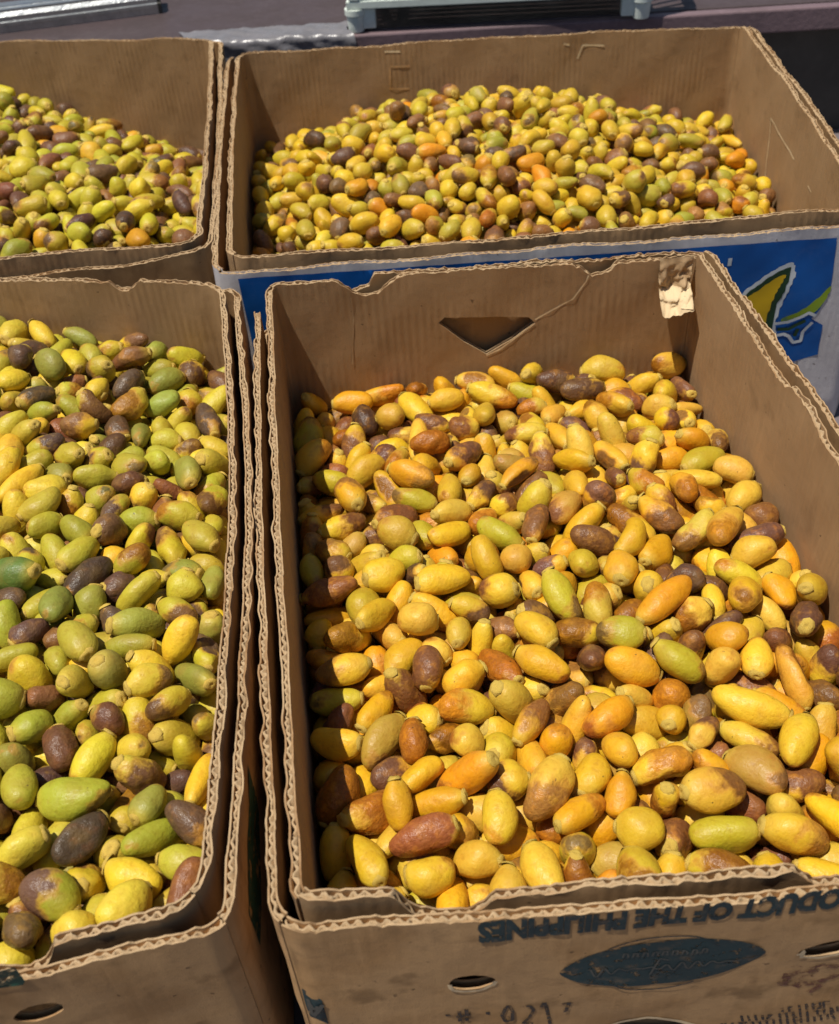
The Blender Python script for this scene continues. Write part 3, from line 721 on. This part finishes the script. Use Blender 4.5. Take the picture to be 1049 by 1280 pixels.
# colour classes: share, wording, skin colours, ripe colours, where the ripening front stands (above 1 none, below -1 all)
Y = [(0.70, 0.41, 0.017), (0.72, 0.45, 0.025), (0.65, 0.42, 0.023), (0.70, 0.38, 0.013), (0.61, 0.38, 0.032), (0.68, 0.43, 0.045)]
AMB = [(0.40, 0.15, 0.010), (0.46, 0.19, 0.012)]
CLS = {
 'fr': [(.31, 'plain yellow', Y, AMB, 1.45), (.09, 'golden orange', [(0.68, 0.32, 0.008), (0.65, 0.285, 0.008)], AMB + [(0.30, 0.10, 0.013)], 0.9),
        (.31, 'brown-ended yellow', Y, AMB + [(0.22, 0.090, 0.027), (0.30, 0.14, 0.03), (0.17, 0.075, 0.035)], 0.22),
        (.155, 'mostly brown', Y + [(0.40, 0.18, 0.02)], [(0.18, 0.073, 0.028), (0.24, 0.098, 0.030), (0.32, 0.115, 0.009), (0.14, 0.065, 0.036)], -0.95),
        (.055, 'olive yellow', [(0.46, 0.36, 0.019), (0.51, 0.40, 0.021)], [(0.19, 0.113, 0.03)], 1.0), (.03, 'dull tan', [(0.50, 0.31, 0.045), (0.44, 0.26, 0.034)], [(0.21, 0.104, 0.038)], 0.7),
        (.05, 'split', Y, [(0.23, 0.113, 0.03), (0.30, 0.12, 0.015)], 1.2)],
 'fl': [(.32, 'olive', [(0.47, 0.395, 0.031), (0.54, 0.43, 0.033), (0.41, 0.355, 0.031)], [(0.20, 0.12, 0.04)], 1.3), (.13, 'green', [(0.31, 0.294, 0.040), (0.365, 0.33, 0.026), (0.27, 0.267, 0.040)], [(0.16, 0.13, 0.04)], 1.4),
        (.16, 'yellow', [(0.69, 0.49, 0.028), (0.65, 0.50, 0.041), (0.71, 0.46, 0.024)], [(0.32, 0.14, 0.03)], 1.4),
        (.22, 'brown-ended olive', [(0.47, 0.395, 0.026), (0.60, 0.45, 0.024)], [(0.19, 0.087, 0.029), (0.33, 0.14, 0.012), (0.15, 0.078, 0.036), (0.12, 0.066, 0.040)], 0.15),
        (.17, 'mostly dark brown', [(0.30, 0.20, 0.03), (0.20, 0.09, 0.03)], [(0.145, 0.067, 0.030), (0.108, 0.060, 0.036), (0.22, 0.084, 0.030)], -1.05), (.0, 'glossy leaf green', [(0.095, 0.17, 0.028)], [(0.1, 0.15, 0.03)], 1.9)],
 'br': [(.45, 'yellow', [(0.63, 0.43, 0.021), (0.58, 0.43, 0.030), (0.63, 0.40, 0.021)], [(0.285, 0.142, 0.036)], 1.3), (.12, 'olive', [(0.40, 0.34, 0.03)], [(0.19, 0.113, 0.04)], 1.1),
        (.19, 'brown-ended yellow', [(0.58, 0.40, 0.025)], [(0.23, 0.112, 0.043), (0.285, 0.14, 0.040), (0.38, 0.15, 0.015)], 0.2), (.20, 'mostly brown', [(0.30, 0.16, 0.045)], [(0.19, 0.092, 0.037), (0.25, 0.115, 0.038), (0.15, 0.080, 0.042)], -1.0), (.04, 'orange', [(0.66, 0.265, 0.008)], [(0.285, 0.095, 0.022)], 1.3)],
 'bl': [(.43, 'yellow green', [(0.54, 0.437, 0.026), (0.60, 0.47, 0.028), (0.45, 0.395, 0.028)], [(0.2, 0.12, 0.04)], 1.3), (.14, 'olive', [(0.386, 0.341, 0.028)], [(0.14, 0.1, 0.04)], 1.1),
        (.17, 'brown-ended olive', [(0.49, 0.395, 0.028)], [(0.15, 0.084, 0.04), (0.24, 0.11, 0.03)], 0.2), (.23, 'mostly brown', [(0.22, 0.12, 0.036)], [(0.145, 0.072, 0.034), (0.19, 0.086, 0.036), (0.11, 0.062, 0.038)], -1.05), (.03, 'orange', [(0.62, 0.32, 0.015)], [(0.32, 0.107, 0.025)], 1.3)],
}
WHERE = {'fr': 'in the lettered box', 'fl': 'in the green-date box', 'br': 'in the blue printed box', 'bl': 'in the plain box'}
# walls in path order front, right, back, left
WALLS = {'fr': ('by its lettered wall', 'by the wall opposite the green dates', 'by its wall with the hand hole', 'by the wall nearest the green dates'),
         'fl': ('by its wall with the round vent', 'by the wall nearest the lettered box', 'by the wall nearest the plain box', 'by its outermost wall'),
         'br': ('by its printed wall', 'by its scuffed side wall', 'by its wall nearest the crate', 'by the wall nearest the plain box'),
         'bl': ('by the wall nearest the green dates', 'by the wall nearest the blue box', 'by its wall nearest the metal bar', 'by its outermost wall')}
QUADS = {'fr': FRQ, 'fl': FLQ, 'br': BRQ, 'bl': BLQ}
def wording(d, i):
    q = np.array([p[:2] for p in QUADS[d.key]]); e = np.roll(q, -1, 0) - q; nn = np.stack([-e[:, 1], e[:, 0]], 1) / np.linalg.norm(e, axis=1)[:, None]
    dist = ((d.P[i, :2] - q) * nn).sum(1); w_ = int(np.argmin(dist))
    size = 'large' if d.L[i] * d.R[i] ** 2 > 1.3 * DATE_VOL[d.key] else 'small' if d.L[i] * d.R[i] ** 2 < 0.72 * DATE_VOL[d.key] else 'slim' if d.L[i] / d.R[i] > 3.5 else 'stubby' if d.L[i] / d.R[i] < 2.75 else ''
    pose = 'upended' if abs(d.U[i][2]) > 0.55 else 'flat-lying'
    near = np.argsort(((d.P[one_of[d.key]] - d.P[i]) ** 2).sum(1))[1:3]; near = [CLS[d.key][d.cls[one_of[d.key][k]]][1] for k in near]
    art = lambda w: ('an ' if w[0] in 'aeiou' else 'a ') + w
    if dist[w_] < 0.07: where = WALLS[d.key][w_]
    else: where = 'between two ' + near[0] + ' ones' if near[0] == near[1] else 'between ' + art(near[0]) + ' and ' + art(near[1]) + ' one'
    lab = ' '.join(x for x in (size, pose, CLS[d.key][d.cls[i]][1], 'date', WHERE[d.key], where) if x)
    if len(lab.split()) > 16: lab = lab.replace(where, 'beside ' + art(near[0]) + ' one') if dist[w_] >= 0.07 else lab.split(' ', 1)[1]
    return lab
one_of = {}
DATE_VOL = {'fr': 0.0374 * 0.0116 ** 2, 'fl': 0.0335 * 0.0109 ** 2, 'br': 0.0285 * 0.0107 ** 2, 'bl': 0.0335 * 0.0115 ** 2}
HEAP = {'fr': 'heap of yellow and brown dates filling the lettered box', 'fl': 'heap of green, olive and brown dates in the unlettered box at the front',
        'br': 'heap of small yellow and brown dates filling the blue printed box', 'bl': 'heap of yellow green dates filling the plain box beneath the metal bar'}

class Dates: pass
def pour(key, quad, surf, depth, Lm, Rm, seed):
    d = Dates(); rng = np.random.default_rng(seed)
    d.key = key; d.P, d.U, d.L, d.R = settle(quad, 0, surf, depth, Lm, Rm, rng); n = len(d.L)
    d.U *= rng.choice([-1, 1], n)[:, None]
    sh = np.array([c[0] for c in CLS[key]]); d.cls = rng.choice(len(sh), n, p=sh / sh.sum())
    if key == 'fl':
        c = on_z(62, 705, RIM - 0.03); near = np.hypot(d.P[:, 0] - c[0], d.P[:, 1] - c[1]) < 0.03
        k = int(np.argmax(np.where(near, d.P[:, 2], -1))); d.cls[k] = len(sh) - 1; d.L[k] = 0.041; d.R[k] = 0.0138
    d.base = np.zeros((n, 3)); d.ripe = np.zeros((n, 3)); d.front = np.zeros(n)
    for i in range(n):
        c = CLS[key][d.cls[i]]
        b_ = np.array(c[2][rng.integers(len(c[2]))]); r_ = np.array(c[3][rng.integers(len(c[3]))])
        d.base[i] = np.clip(b_ * rng.normal(1, 0.09) * (1 + rng.normal(0, 0.05, 3)), 0.004, 0.85); d.ripe[i] = np.clip(r_ * rng.normal(1, 0.16) * (1 + rng.normal(0, 0.06, 3)), 0.004, 0.8)
        d.front[i] = c[4] + rng.normal(0, 0.34)
    d.roll = rng.uniform(0, 2 * math.pi, n)
    d.par = {k: rng.uniform(-1, 1, n) for k in ('asym', 'bend', 'p1', 'p2', 'p3', 'lump', 'cav', 'neck', 'sq', 'flip', 'ox', 'oy', 'oz')}
    d.wr = np.where(d.front < 0.3, rng.uniform(0.3, 1.0, n), 0.15)
    d.split = np.array([('split' in CLS[key][k][1]) for k in d.cls]) | ((d.front < 0) & (rng.random(n) < 0.22))
    return d
def date_shape(d, idx, ns, nr):
    """local verts (N,V,3) along X, stem end at -X, with colour, ripeness and texture coordinates"""
    g = lambda k: d.par[k][idx][:, None, None]
    L = d.L[idx][:, None, None]; R = d.R[idx][:, None, None]
    t = (np.arange(1, nr + 1) / (nr + 1))[None, :, None]; th = (np.arange(ns) / ns * 2 * math.pi)[None, None, :]
    v = -np.cos(math.pi * t)
    pw = 0.78 + 0.10 * g('sq')
    prof = np.sin(math.pi * t) ** pw * (1 - (0.07 + 0.08 * g('asym')) * -v * -1)
    prof = prof * (1 - (0.05 + 0.26 * np.clip(g('neck'), 0, 1)) * rg(-v, 0.25, 0.95))
    rad = R * prof
    lump = 0.058 + 0.035 * g('lump')
    rad = rad * (1 + lump * np.sin(2 * th + 6 * g('p1') + 1.5 * v) + 0.5 * lump * np.sin(3 * th + 6 * g('p2') - 2.5 * v) + 0.35 * lump * np.sin(th + 6 * g('p3') + 5 * v))
    wr = d.wr[idx][:, None, None]
    rad = rad * (1 - 0.085 * wr * np.abs(np.sin(2.5 * th + 5 * g('p2') + 1.6 * np.sin(2.4 * v + 4 * g('p1')))) ** 3 - 0.04 * wr * np.sin(7 * v + 3 * np.sin(th + 3 * g('p3'))))
    dth = (th - 3.1 * g('cav') + math.pi) % (2 * math.pi) - math.pi
    hol = np.where(d.split[idx][:, None, None], np.exp(-(dth / 0.75) ** 4 - ((v - 0.3 * g('p3')) / 0.55) ** 4), 0)
    rad = rad * (1 - 0.34 * hol)
    x = L / 2 * v + 0 * th; bend = 0.30 * R * g('bend')
    y = rad * np.cos(th) + bend * (v ** 2 - 0.4); z = rad * np.sin(th) * (0.92 + 0.08 * g('ox'))
    n = len(idx); body = np.stack([x, y, z], -1).reshape(n, -1, 3)
    p0 = np.stack([-L[:, 0, 0] / 2 * 1.0, bend[:, 0, 0] * 0.6, 0 * L[:, 0, 0]], -1)[:, None]; p1 = np.stack([L[:, 0, 0] / 2, bend[:, 0, 0] * 0.6, 0 * L[:, 0, 0]], -1)[:, None]
    loc = np.concatenate([body, p0, p1], 1)
    vv = np.concatenate([np.broadcast_to(v, (n, nr, ns)).reshape(n, -1), -np.ones((n, 1)), np.ones((n, 1))], 1)
    tt = np.broadcast_to(th, (n, nr, ns)).reshape(n, -1); tt = np.concatenate([tt, np.zeros((n, 2))], 1)
    mk = 0.5 + (vv - d.front[idx][:, None]) * 0.75 + 0.22 * np.sin(tt + 6 * d.par['p1'][idx][:, None]) + 0.10 * np.sin(2 * tt + 3 * vv + 5 * d.par['p3'][idx][:, None])
    hh = np.concatenate([hol.reshape(n, -1), np.zeros((n, 2))], 1); mk = np.maximum(np.clip(mk, 0, 1), hh * 1.3)
    pale = (rg(-vv, 0.55, 1.0) * 0.5)[..., None] * (mk[..., None] < 0.6)
    col = d.base[idx][:, None, :] * (1 - pale) + np.array([0.68, 0.50, 0.07]) * pale
    dc = np.concatenate([col, np.clip(mk, 0, 1)[..., None]], -1)
    dr = np.concatenate([np.broadcast_to(d.ripe[idx][:, None, :], loc.shape), np.ones(loc.shape[:2] + (1,))], -1)
    off = np.stack([d.par['ox'][idx], d.par['oy'][idx], d.par['oz'][idx]], -1)[:, None, :] * 3
    return loc, dc, dr, loc + off
def date_faces(ns, nr):
    F = []
    for j in range(nr - 1):
        for i in range(ns): F.append((j * ns + i, j * ns + (i + 1) % ns, (j + 1) * ns + (i + 1) % ns, (j + 1) * ns + i))
    a, b_ = nr * ns, nr * ns + 1
    T = [(a, (i + 1) % ns, i) for i in range(ns)] + [(b_, (nr - 1) * ns + i, (nr - 1) * ns + (i + 1) % ns) for i in range(ns)]
    return [f[::-1] for f in F], [t[::-1] for t in T]
def frames(d, idx):
    U = d.U[idx]; h = np.tile([0.0, 0, 1.0], (len(idx), 1)); h[np.abs(U[:, 2]) > 0.95] = [1.0, 0, 0]
    V = np.cross(h, U); V /= np.linalg.norm(V, axis=1)[:, None]; Wd = np.cross(U, V)
    c, s = np.cos(d.roll[idx])[:, None], np.sin(d.roll[idx])[:, None]
    return np.stack([U, c * V + s * Wd, -s * V + c * Wd], -1)       # columns = local axes
def attrs(me, dc, dr, dl):
    for nm, a in (('dcol', dc), ('dripe', dr)):
        x = me.attributes.new(nm, 'FLOAT_COLOR', 'POINT'); x.data.foreach_set('color', np.ascontiguousarray(a, np.float32).ravel())
    x = me.attributes.new('dloc', 'FLOAT_VECTOR', 'POINT'); x.data.foreach_set('vector', np.ascontiguousarray(dl, np.float32).ravel())
def mesh_np(name, V, quads, tris):
    me = bpy.data.meshes.new(name); nq, nt_ = len(quads), len(tris)
    me.vertices.add(len(V)); me.vertices.foreach_set('co', np.ascontiguousarray(V, np.float32).ravel())
    li = np.concatenate([np.asarray(quads, np.int32).ravel(), np.asarray(tris, np.int32).ravel()])
    me.loops.add(len(li)); me.loops.foreach_set('vertex_index', li)
    me.polygons.add(nq + nt_)
    st = np.concatenate([np.arange(nq) * 4, nq * 4 + np.arange(nt_) * 3]).astype(np.int32)
    me.polygons.foreach_set('loop_start', st); me.polygons.foreach_set('use_smooth', np.ones(nq + nt_, bool))
    me.update(calc_edges=True); me.validate()
    return me
# stem-end button, a few variants shared by all dates (unit radius, facing -X)
def tip_data(k):
    r = random.Random(40 + k); V, F = [], []; ns = 9
    prof = [(0.14, 0.42), (0.03, 0.37), (-0.03, 0.27), (-0.045, 0.15), (0.0, 0.07)]
    for j, (x, rd) in enumerate(prof):
        for i in range(ns):
            t = 2 * math.pi * i / ns; q = rd * (1 + 0.16 * math.sin(2 * t + k) + 0.13 * r.uniform(-1, 1)); V.append((x + 0.03 * r.uniform(-1, 1), q * math.cos(t), q * math.sin(t)))
    V.append((0.01, 0, 0))
    Q = [(j * ns + i, (j + 1) * ns + i, (j + 1) * ns + (i + 1) % ns, j * ns + (i + 1) % ns) for j in range(len(prof) - 1) for i in range(ns)]
    T = [((len(prof) - 1) * ns + i, len(prof) * ns, (len(prof) - 1) * ns + (i + 1) % ns) for i in range(ns)]
    return np.array(V), Q, T
TIPS = [tip_data(k) for k in range(5)]
TIPM = []
for k, (V, Q, T) in enumerate(TIPS):
    me = mesh_np('stem_end', V, Q, T); me.materials.append(M['tip']); TIPM.append(me)

SETS = [pour('fr', FRQ, surf_fr, 0.058, 0.0374, 0.0116, 101), pour('fl', FLQ, surf_fl, 0.056, 0.0335, 0.0109, 202),
        pour('br', BRQ, surf_br, 0.046, 0.0285, 0.0107, 303), pour('bl', BLQ, surf_bl, 0.050, 0.0335, 0.0115, 404)]

# which 300 show largest from the photograph's standpoint
def rank():
    res = 4.0; w_, h_ = int(IMG_W / res) + 1, int(IMG_H / res) + 1
    pid, px, pz = [], [], []; base = 0
    for d in SETS:
        idx = np.arange(len(d.L)); loc, *_ = date_shape(d, idx, 20, 13)
        Wd = np.einsum('nij,nvj->nvi', frames(d, idx), loc) + d.P[:, None, :]
        x, y, z = project(Wd.reshape(-1, 3)); pid.append(np.repeat(idx + base, loc.shape[1])); px.append((x / res, y / res)); pz.append(z); base += len(idx)
    for b in (FR, FL, BR, BL):      # the walls hide what lies behind them
        S = np.arange(0, b['in'].total, 0.002); Zs = np.arange(0.06, RIM - 0.004, 0.003); S, Zs = [a.ravel() for a in np.meshgrid(S, Zs)]
        x, y, z = project(b['in'].at(S, Zs, 0.0)); pid.append(np.full(len(x), base)); px.append((x / res, y / res)); pz.append(z)
    pid = np.concatenate(pid); x = np.concatenate([a[0] for a in px]); y = np.concatenate([a[1] for a in px]); z = np.concatenate(pz)
    X, Yy, Zz, I = [], [], [], []
    for ox in (-0.5, 0.5):
        for oy in (-0.5, 0.5): X.append(np.round(x + ox)); Yy.append(np.round(y + oy)); Zz.append(z); I.append(pid)
    X, Yy, Zz, I = map(np.concatenate, (X, Yy, Zz, I)); k = (X >= 0) & (X < w_) & (Yy >= 0) & (Yy < h_)
    X, Yy, Zz, I = X[k].astype(int), Yy[k].astype(int), Zz[k], I[k]
    o = np.lexsort((-Zz, Yy * w_ + X)); c = (Yy * w_ + X)[o]; last = np.append(c[1:] != c[:-1], True)
    cnt = np.bincount(I[o][last], minlength=base + 1)[:base]
    return cnt
cnt = rank(); best = set(np.argsort(-cnt)[:300].tolist())
print('dates', [len(d.L) for d in SETS], 'visible', int((cnt > 3).sum()), 'least of the 300:', int(np.sort(cnt)[-300]), 'px/16')
NSH, NRH, NSL, NRL = 24, 16, 14, 10
QH, TH_ = date_faces(NSH, NRH); QL, TL = date_faces(NSL, NRL)
base_i = 0
for d in SETS:
    n = len(d.L); gid = np.arange(n) + base_i; base_i += n
    one = np.array([i for i in range(n) if gid[i] in best], int); rest = np.array([i for i in range(n) if gid[i] not in best], int)
    one_of[d.key] = one
    if len(one) > 2:
        loc, dc, dr, dl = date_shape(d, one, NSH, NRH); fr = frames(d, one)
        for k, i in enumerate(one):
            me = mesh_np('date', loc[k], QH, TH_); attrs(me, dc[k], dr[k], dl[k]); me.materials.append(M['date'])
            o = bpy.data.objects.new('date', me); COL.objects.link(o)
            mw = Matrix([list(map(float, r)) for r in fr[k]]).to_4x4(); mw.translation = Vector(map(float, d.P[i])); o.matrix_world = mw
            lab = wording(d, i); tag(o, lab, 'date', lab.replace(' date ', ' dates ', 1))
            s = bpy.data.objects.new('stem_end', TIPM[i % 5]); COL.objects.link(s); s.parent = o
            R = float(d.R[i]); s.location = (-float(d.L[i]) / 2 - 0.02 * R, float(loc[k][-2][1]), 0); s.scale = (R * 1.1,) * 3
    loc, dc, dr, dl = date_shape(d, rest, NSL, NRL); fr = frames(d, rest)
    Wd = np.einsum('nij,nvj->nvi', fr, loc) + d.P[rest][:, None, :]
    nv = loc.shape[1]; m_ = len(rest); offs = (np.arange(m_) * nv)[:, None, None]
    me = mesh_np('dates', Wd.reshape(-1, 3), (np.asarray(QL)[None] + offs).reshape(-1, 4), (np.asarray(TL)[None] + offs).reshape(-1, 3))
    attrs(me, dc, dr, dl); me.materials.append(M['date'])
    o = bpy.data.objects.new('date_heap', me); COL.objects.link(o); tag(o, HEAP[d.key], 'dates', kind='stuff')
    V, Q, T = [], [], []; nb = 0
    for k, i in enumerate(rest):
        tv, tq, tt = TIPS[i % 5]; R = d.R[i]
        p = tv * R * 1.1 + np.array([-d.L[i] / 2 - 0.02 * R, loc[k][-2][1], 0]); V.append(p @ fr[k].T + d.P[i]); Q.append(np.asarray(tq) + nb); T.append(np.asarray(tt) + nb); nb += len(tv)
    me = mesh_np('stem_ends', np.concatenate(V), np.concatenate(Q), np.concatenate(T)); me.materials.append(M['tip'])
    s = bpy.data.objects.new('stem_ends', me); COL.objects.link(s); s.parent = o; s['kind'] = 'stuff'

# ------------------------------------------------------------------ things on the table
def box_bm(bm, c, size, rz=0.0, ry=0.0):
    mt = Matrix.Translation(c) @ Matrix.Rotation(rz, 4, 'Z') @ Matrix.Rotation(ry, 4, 'Y') @ Matrix.Diagonal((*size, 1))
    bmesh.ops.create_cube(bm, size=1.0, matrix=mt)
def bm_obj(name, bm, mat, parent, bev=0.0, smooth=False):
    if bev: bmesh.ops.bevel(bm, geom=list(bm.edges), offset=bev, segments=2, affect='EDGES')
    me = bpy.data.meshes.new(name); bm.to_mesh(me); bm.free(); return link(name, me, [mat], parent, smooth)
def crate():
    a, b_ = on_z(436, 42, TZ), on_z(812, 24, TZ); yaw = math.atan2(b_[1] - a[1], b_[0] - a[0]); wd = float(np.linalg.norm((b_ - a)[:2])); dp, ht, ft = 0.32, 0.26, 0.034
    t = empty('plastic_crate', (float(a[0]), float(a[1]), TZ)); t.rotation_euler.z = yaw
    for x in (0.012, wd - 0.012):
        for y in (0.012, dp - 0.012):
            bm = bmesh.new(); bmesh.ops.create_cone(bm, cap_ends=True, segments=20, radius1=0.0125, radius2=0.0145, depth=ft - 0.010, matrix=Matrix.Translation((x, y, (ft - 0.010) / 2)))
            bmesh.ops.create_cone(bm, cap_ends=True, segments=20, radius1=0.0165, radius2=0.0165, depth=0.0098, matrix=Matrix.Translation((x, y, ft - 0.005)))
            s = 1 if x < wd / 2 else -1
            box_bm(bm, (x + s * 0.021, y, ft * 0.56), (0.020, 0.014, ft * 0.86))
            bm_obj('foot', bm, M['crate'], t, 0.0009)
    for y in (0.006, dp - 0.006):
        bm = bmesh.new(); box_bm(bm, (wd / 2, y, ft + 0.006), (wd, 0.012, 0.011)); bm_obj('bottom_rail', bm, M['crate'], t, 0.001)
        bm = bmesh.new(); box_bm(bm, (wd / 2, y, ht), (wd, 0.016, 0.016)); bm_obj('top_rail', bm, M['crate'], t, 0.002)
        nn = 26
        for k in range(nn):
            x = 0.03 + (wd - 0.06) * k / (nn - 1); bm = bmesh.new(); box_bm(bm, (x, y, ft + 0.012 + 0.045), (0.0045, 0.006, 0.095), ry=0.42 if k % 2 else -0.42); bm_obj('slat', bm, M['crate'], t)
        bm = bmesh.new(); box_bm(bm, (wd / 2, y, ft + 0.11), (wd, 0.010, 0.016)); bm_obj('middle_rail', bm, M['crate'], t, 0.001)
        for k in range(5):
            x = 0.012 + (wd - 0.024) * k / 4; bm = bmesh.new(); box_bm(bm, (x, y, (ft + 0.012 + ht - 0.008) / 2), (0.016, 0.013, ht - ft - 0.021)); bm_obj('post', bm, M['crate'], t, 0.001)
    for x in (0.006, wd - 0.006):
        bm = bmesh.new(); box_bm(bm, (x, dp / 2, ft + 0.006), (0.011, dp - 0.026, 0.0105)); bm_obj('bottom_rail', bm, M['crate'], t, 0.001)
        bm = bmesh.new(); box_bm(bm, (x, dp / 2, ht), (0.016, dp - 0.018, 0.0155)); bm_obj('top_rail', bm, M['crate'], t, 0.002)
        for k in range(12):
            bm = bmesh.new(); box_bm(bm, (x, 0.035 + (dp - 0.07) * k / 11, (ft + 0.0115 + ht - 0.008) / 2), (0.006, 0.005, ht - ft - 0.021)); bm_obj('slat', bm, M['crate'], t)
    for k in range(14):
        bm = bmesh.new(); box_bm(bm, (wd / 2, 0.022 + (dp - 0.044) * k / 13, ft + 0.005), (wd - 0.024, 0.0195, 0.005)); bm_obj('base_slat', bm, M['crate'], t)
    tag(t, 'pale green slatted plastic crate on round feet on the table', 'crate')
crate()
def bar():
    a, b_ = on_z(-60, 50, TZ), on_z(199, 17, TZ); yaw = math.atan2(b_[1] - a[1], b_[0] - a[0]); L = 0.75
    t = empty('metal_bar', (float(b_[0]), float(b_[1]), TZ)); t.rotation_euler.z = yaw
    # ribbed aluminium profile along -X
    sec = [(0, 0), (0, .010), (-.002, .011), (-.002, .016), (.001, .017), (.001, .024), (.006, .030), (.006, .0335), (.016, .0335), (.017, .031), (.030, .031), (.031, .0335), (.050, .0335), (.051, .030), (.054, .024), (.054, 0)]
    V = [(-L, y, z) for y, z in sec] + [(0, y, z) for y, z in sec]; n = len(sec)
    F = [(i, (i + 1) % n, n + (i + 1) % n, n + i) for i in range(n)] + [tuple(range(n))[::-1]]
    link('profile', mesh('profile', V, F), [M['alu']], t, smooth=False)
    V = [(0.0002, y * 1.02 - .0006, z * 1.02 + 0.0002) for y, z in sec] + [(0.006, y, z + 0.0003) for y, z in sec]
    link('end_cap', mesh('end_cap', V, [(i, (i + 1) % n, n + (i + 1) % n, n + i) for i in range(n)] + [tuple(range(n))[::-1], tuple(range(n, 2 * n))]), [M['skirt']], t, smooth=False)
    tag(t, 'ribbed grey aluminium bar lying on the table behind the plain box', 'metal bar')
bar()
def sheet():
    """crumpled sheet added over the table edge, standing in for its lit shiny stretch"""
    cx = -0.185; nu, nv = 70, 26; V, F = [], []; o_ = Vector((cx, edge_y(cx), TZ))
    for side in (0, 1):
        for j in range(nv):
            for i in range(nu):
                u, v = i / (nu - 1) - 0.5, j / (nv - 1)
                x = 0.27 * u * (1 + 0.05 * math.sin(v * 7)); a = v * 0.085 + 0.006 * float(wob(u * 11, 3, 1)) * (1 - v)
                lift = 0.0030 + 0.0030 * float(wob(u * 13 + v * 5, v * 7, 2)) + 0.0011 * float(wob(u * 38 - v * 9, v * 19, 5)); lift = max(lift, 0.0012) - 0.0005 * side
                y, z = (-0.0125 - lift, a - 0.030) if a < 0.030 else (a - 0.0425 - lift * 0.2 * (a < 0.04), 0.001 + lift)
                V.append((x, y - 0.04 * x, z))
    k = nu * nv
    for side in (0, 1):
        for j in range(nv - 1):
            for i in range(nu - 1): a = side * k + j * nu + i; F.append((a, a + 1, a + nu + 1, a + nu))
    o = link('lit_edge_sheet', mesh('lit_edge_sheet', V, F), [M['lit_edge']], None); o.location = o_
    tag(o, 'crumpled grey sheet standing in for the lit table edge between the two back boxes', 'table edge stand-in')
sheet()
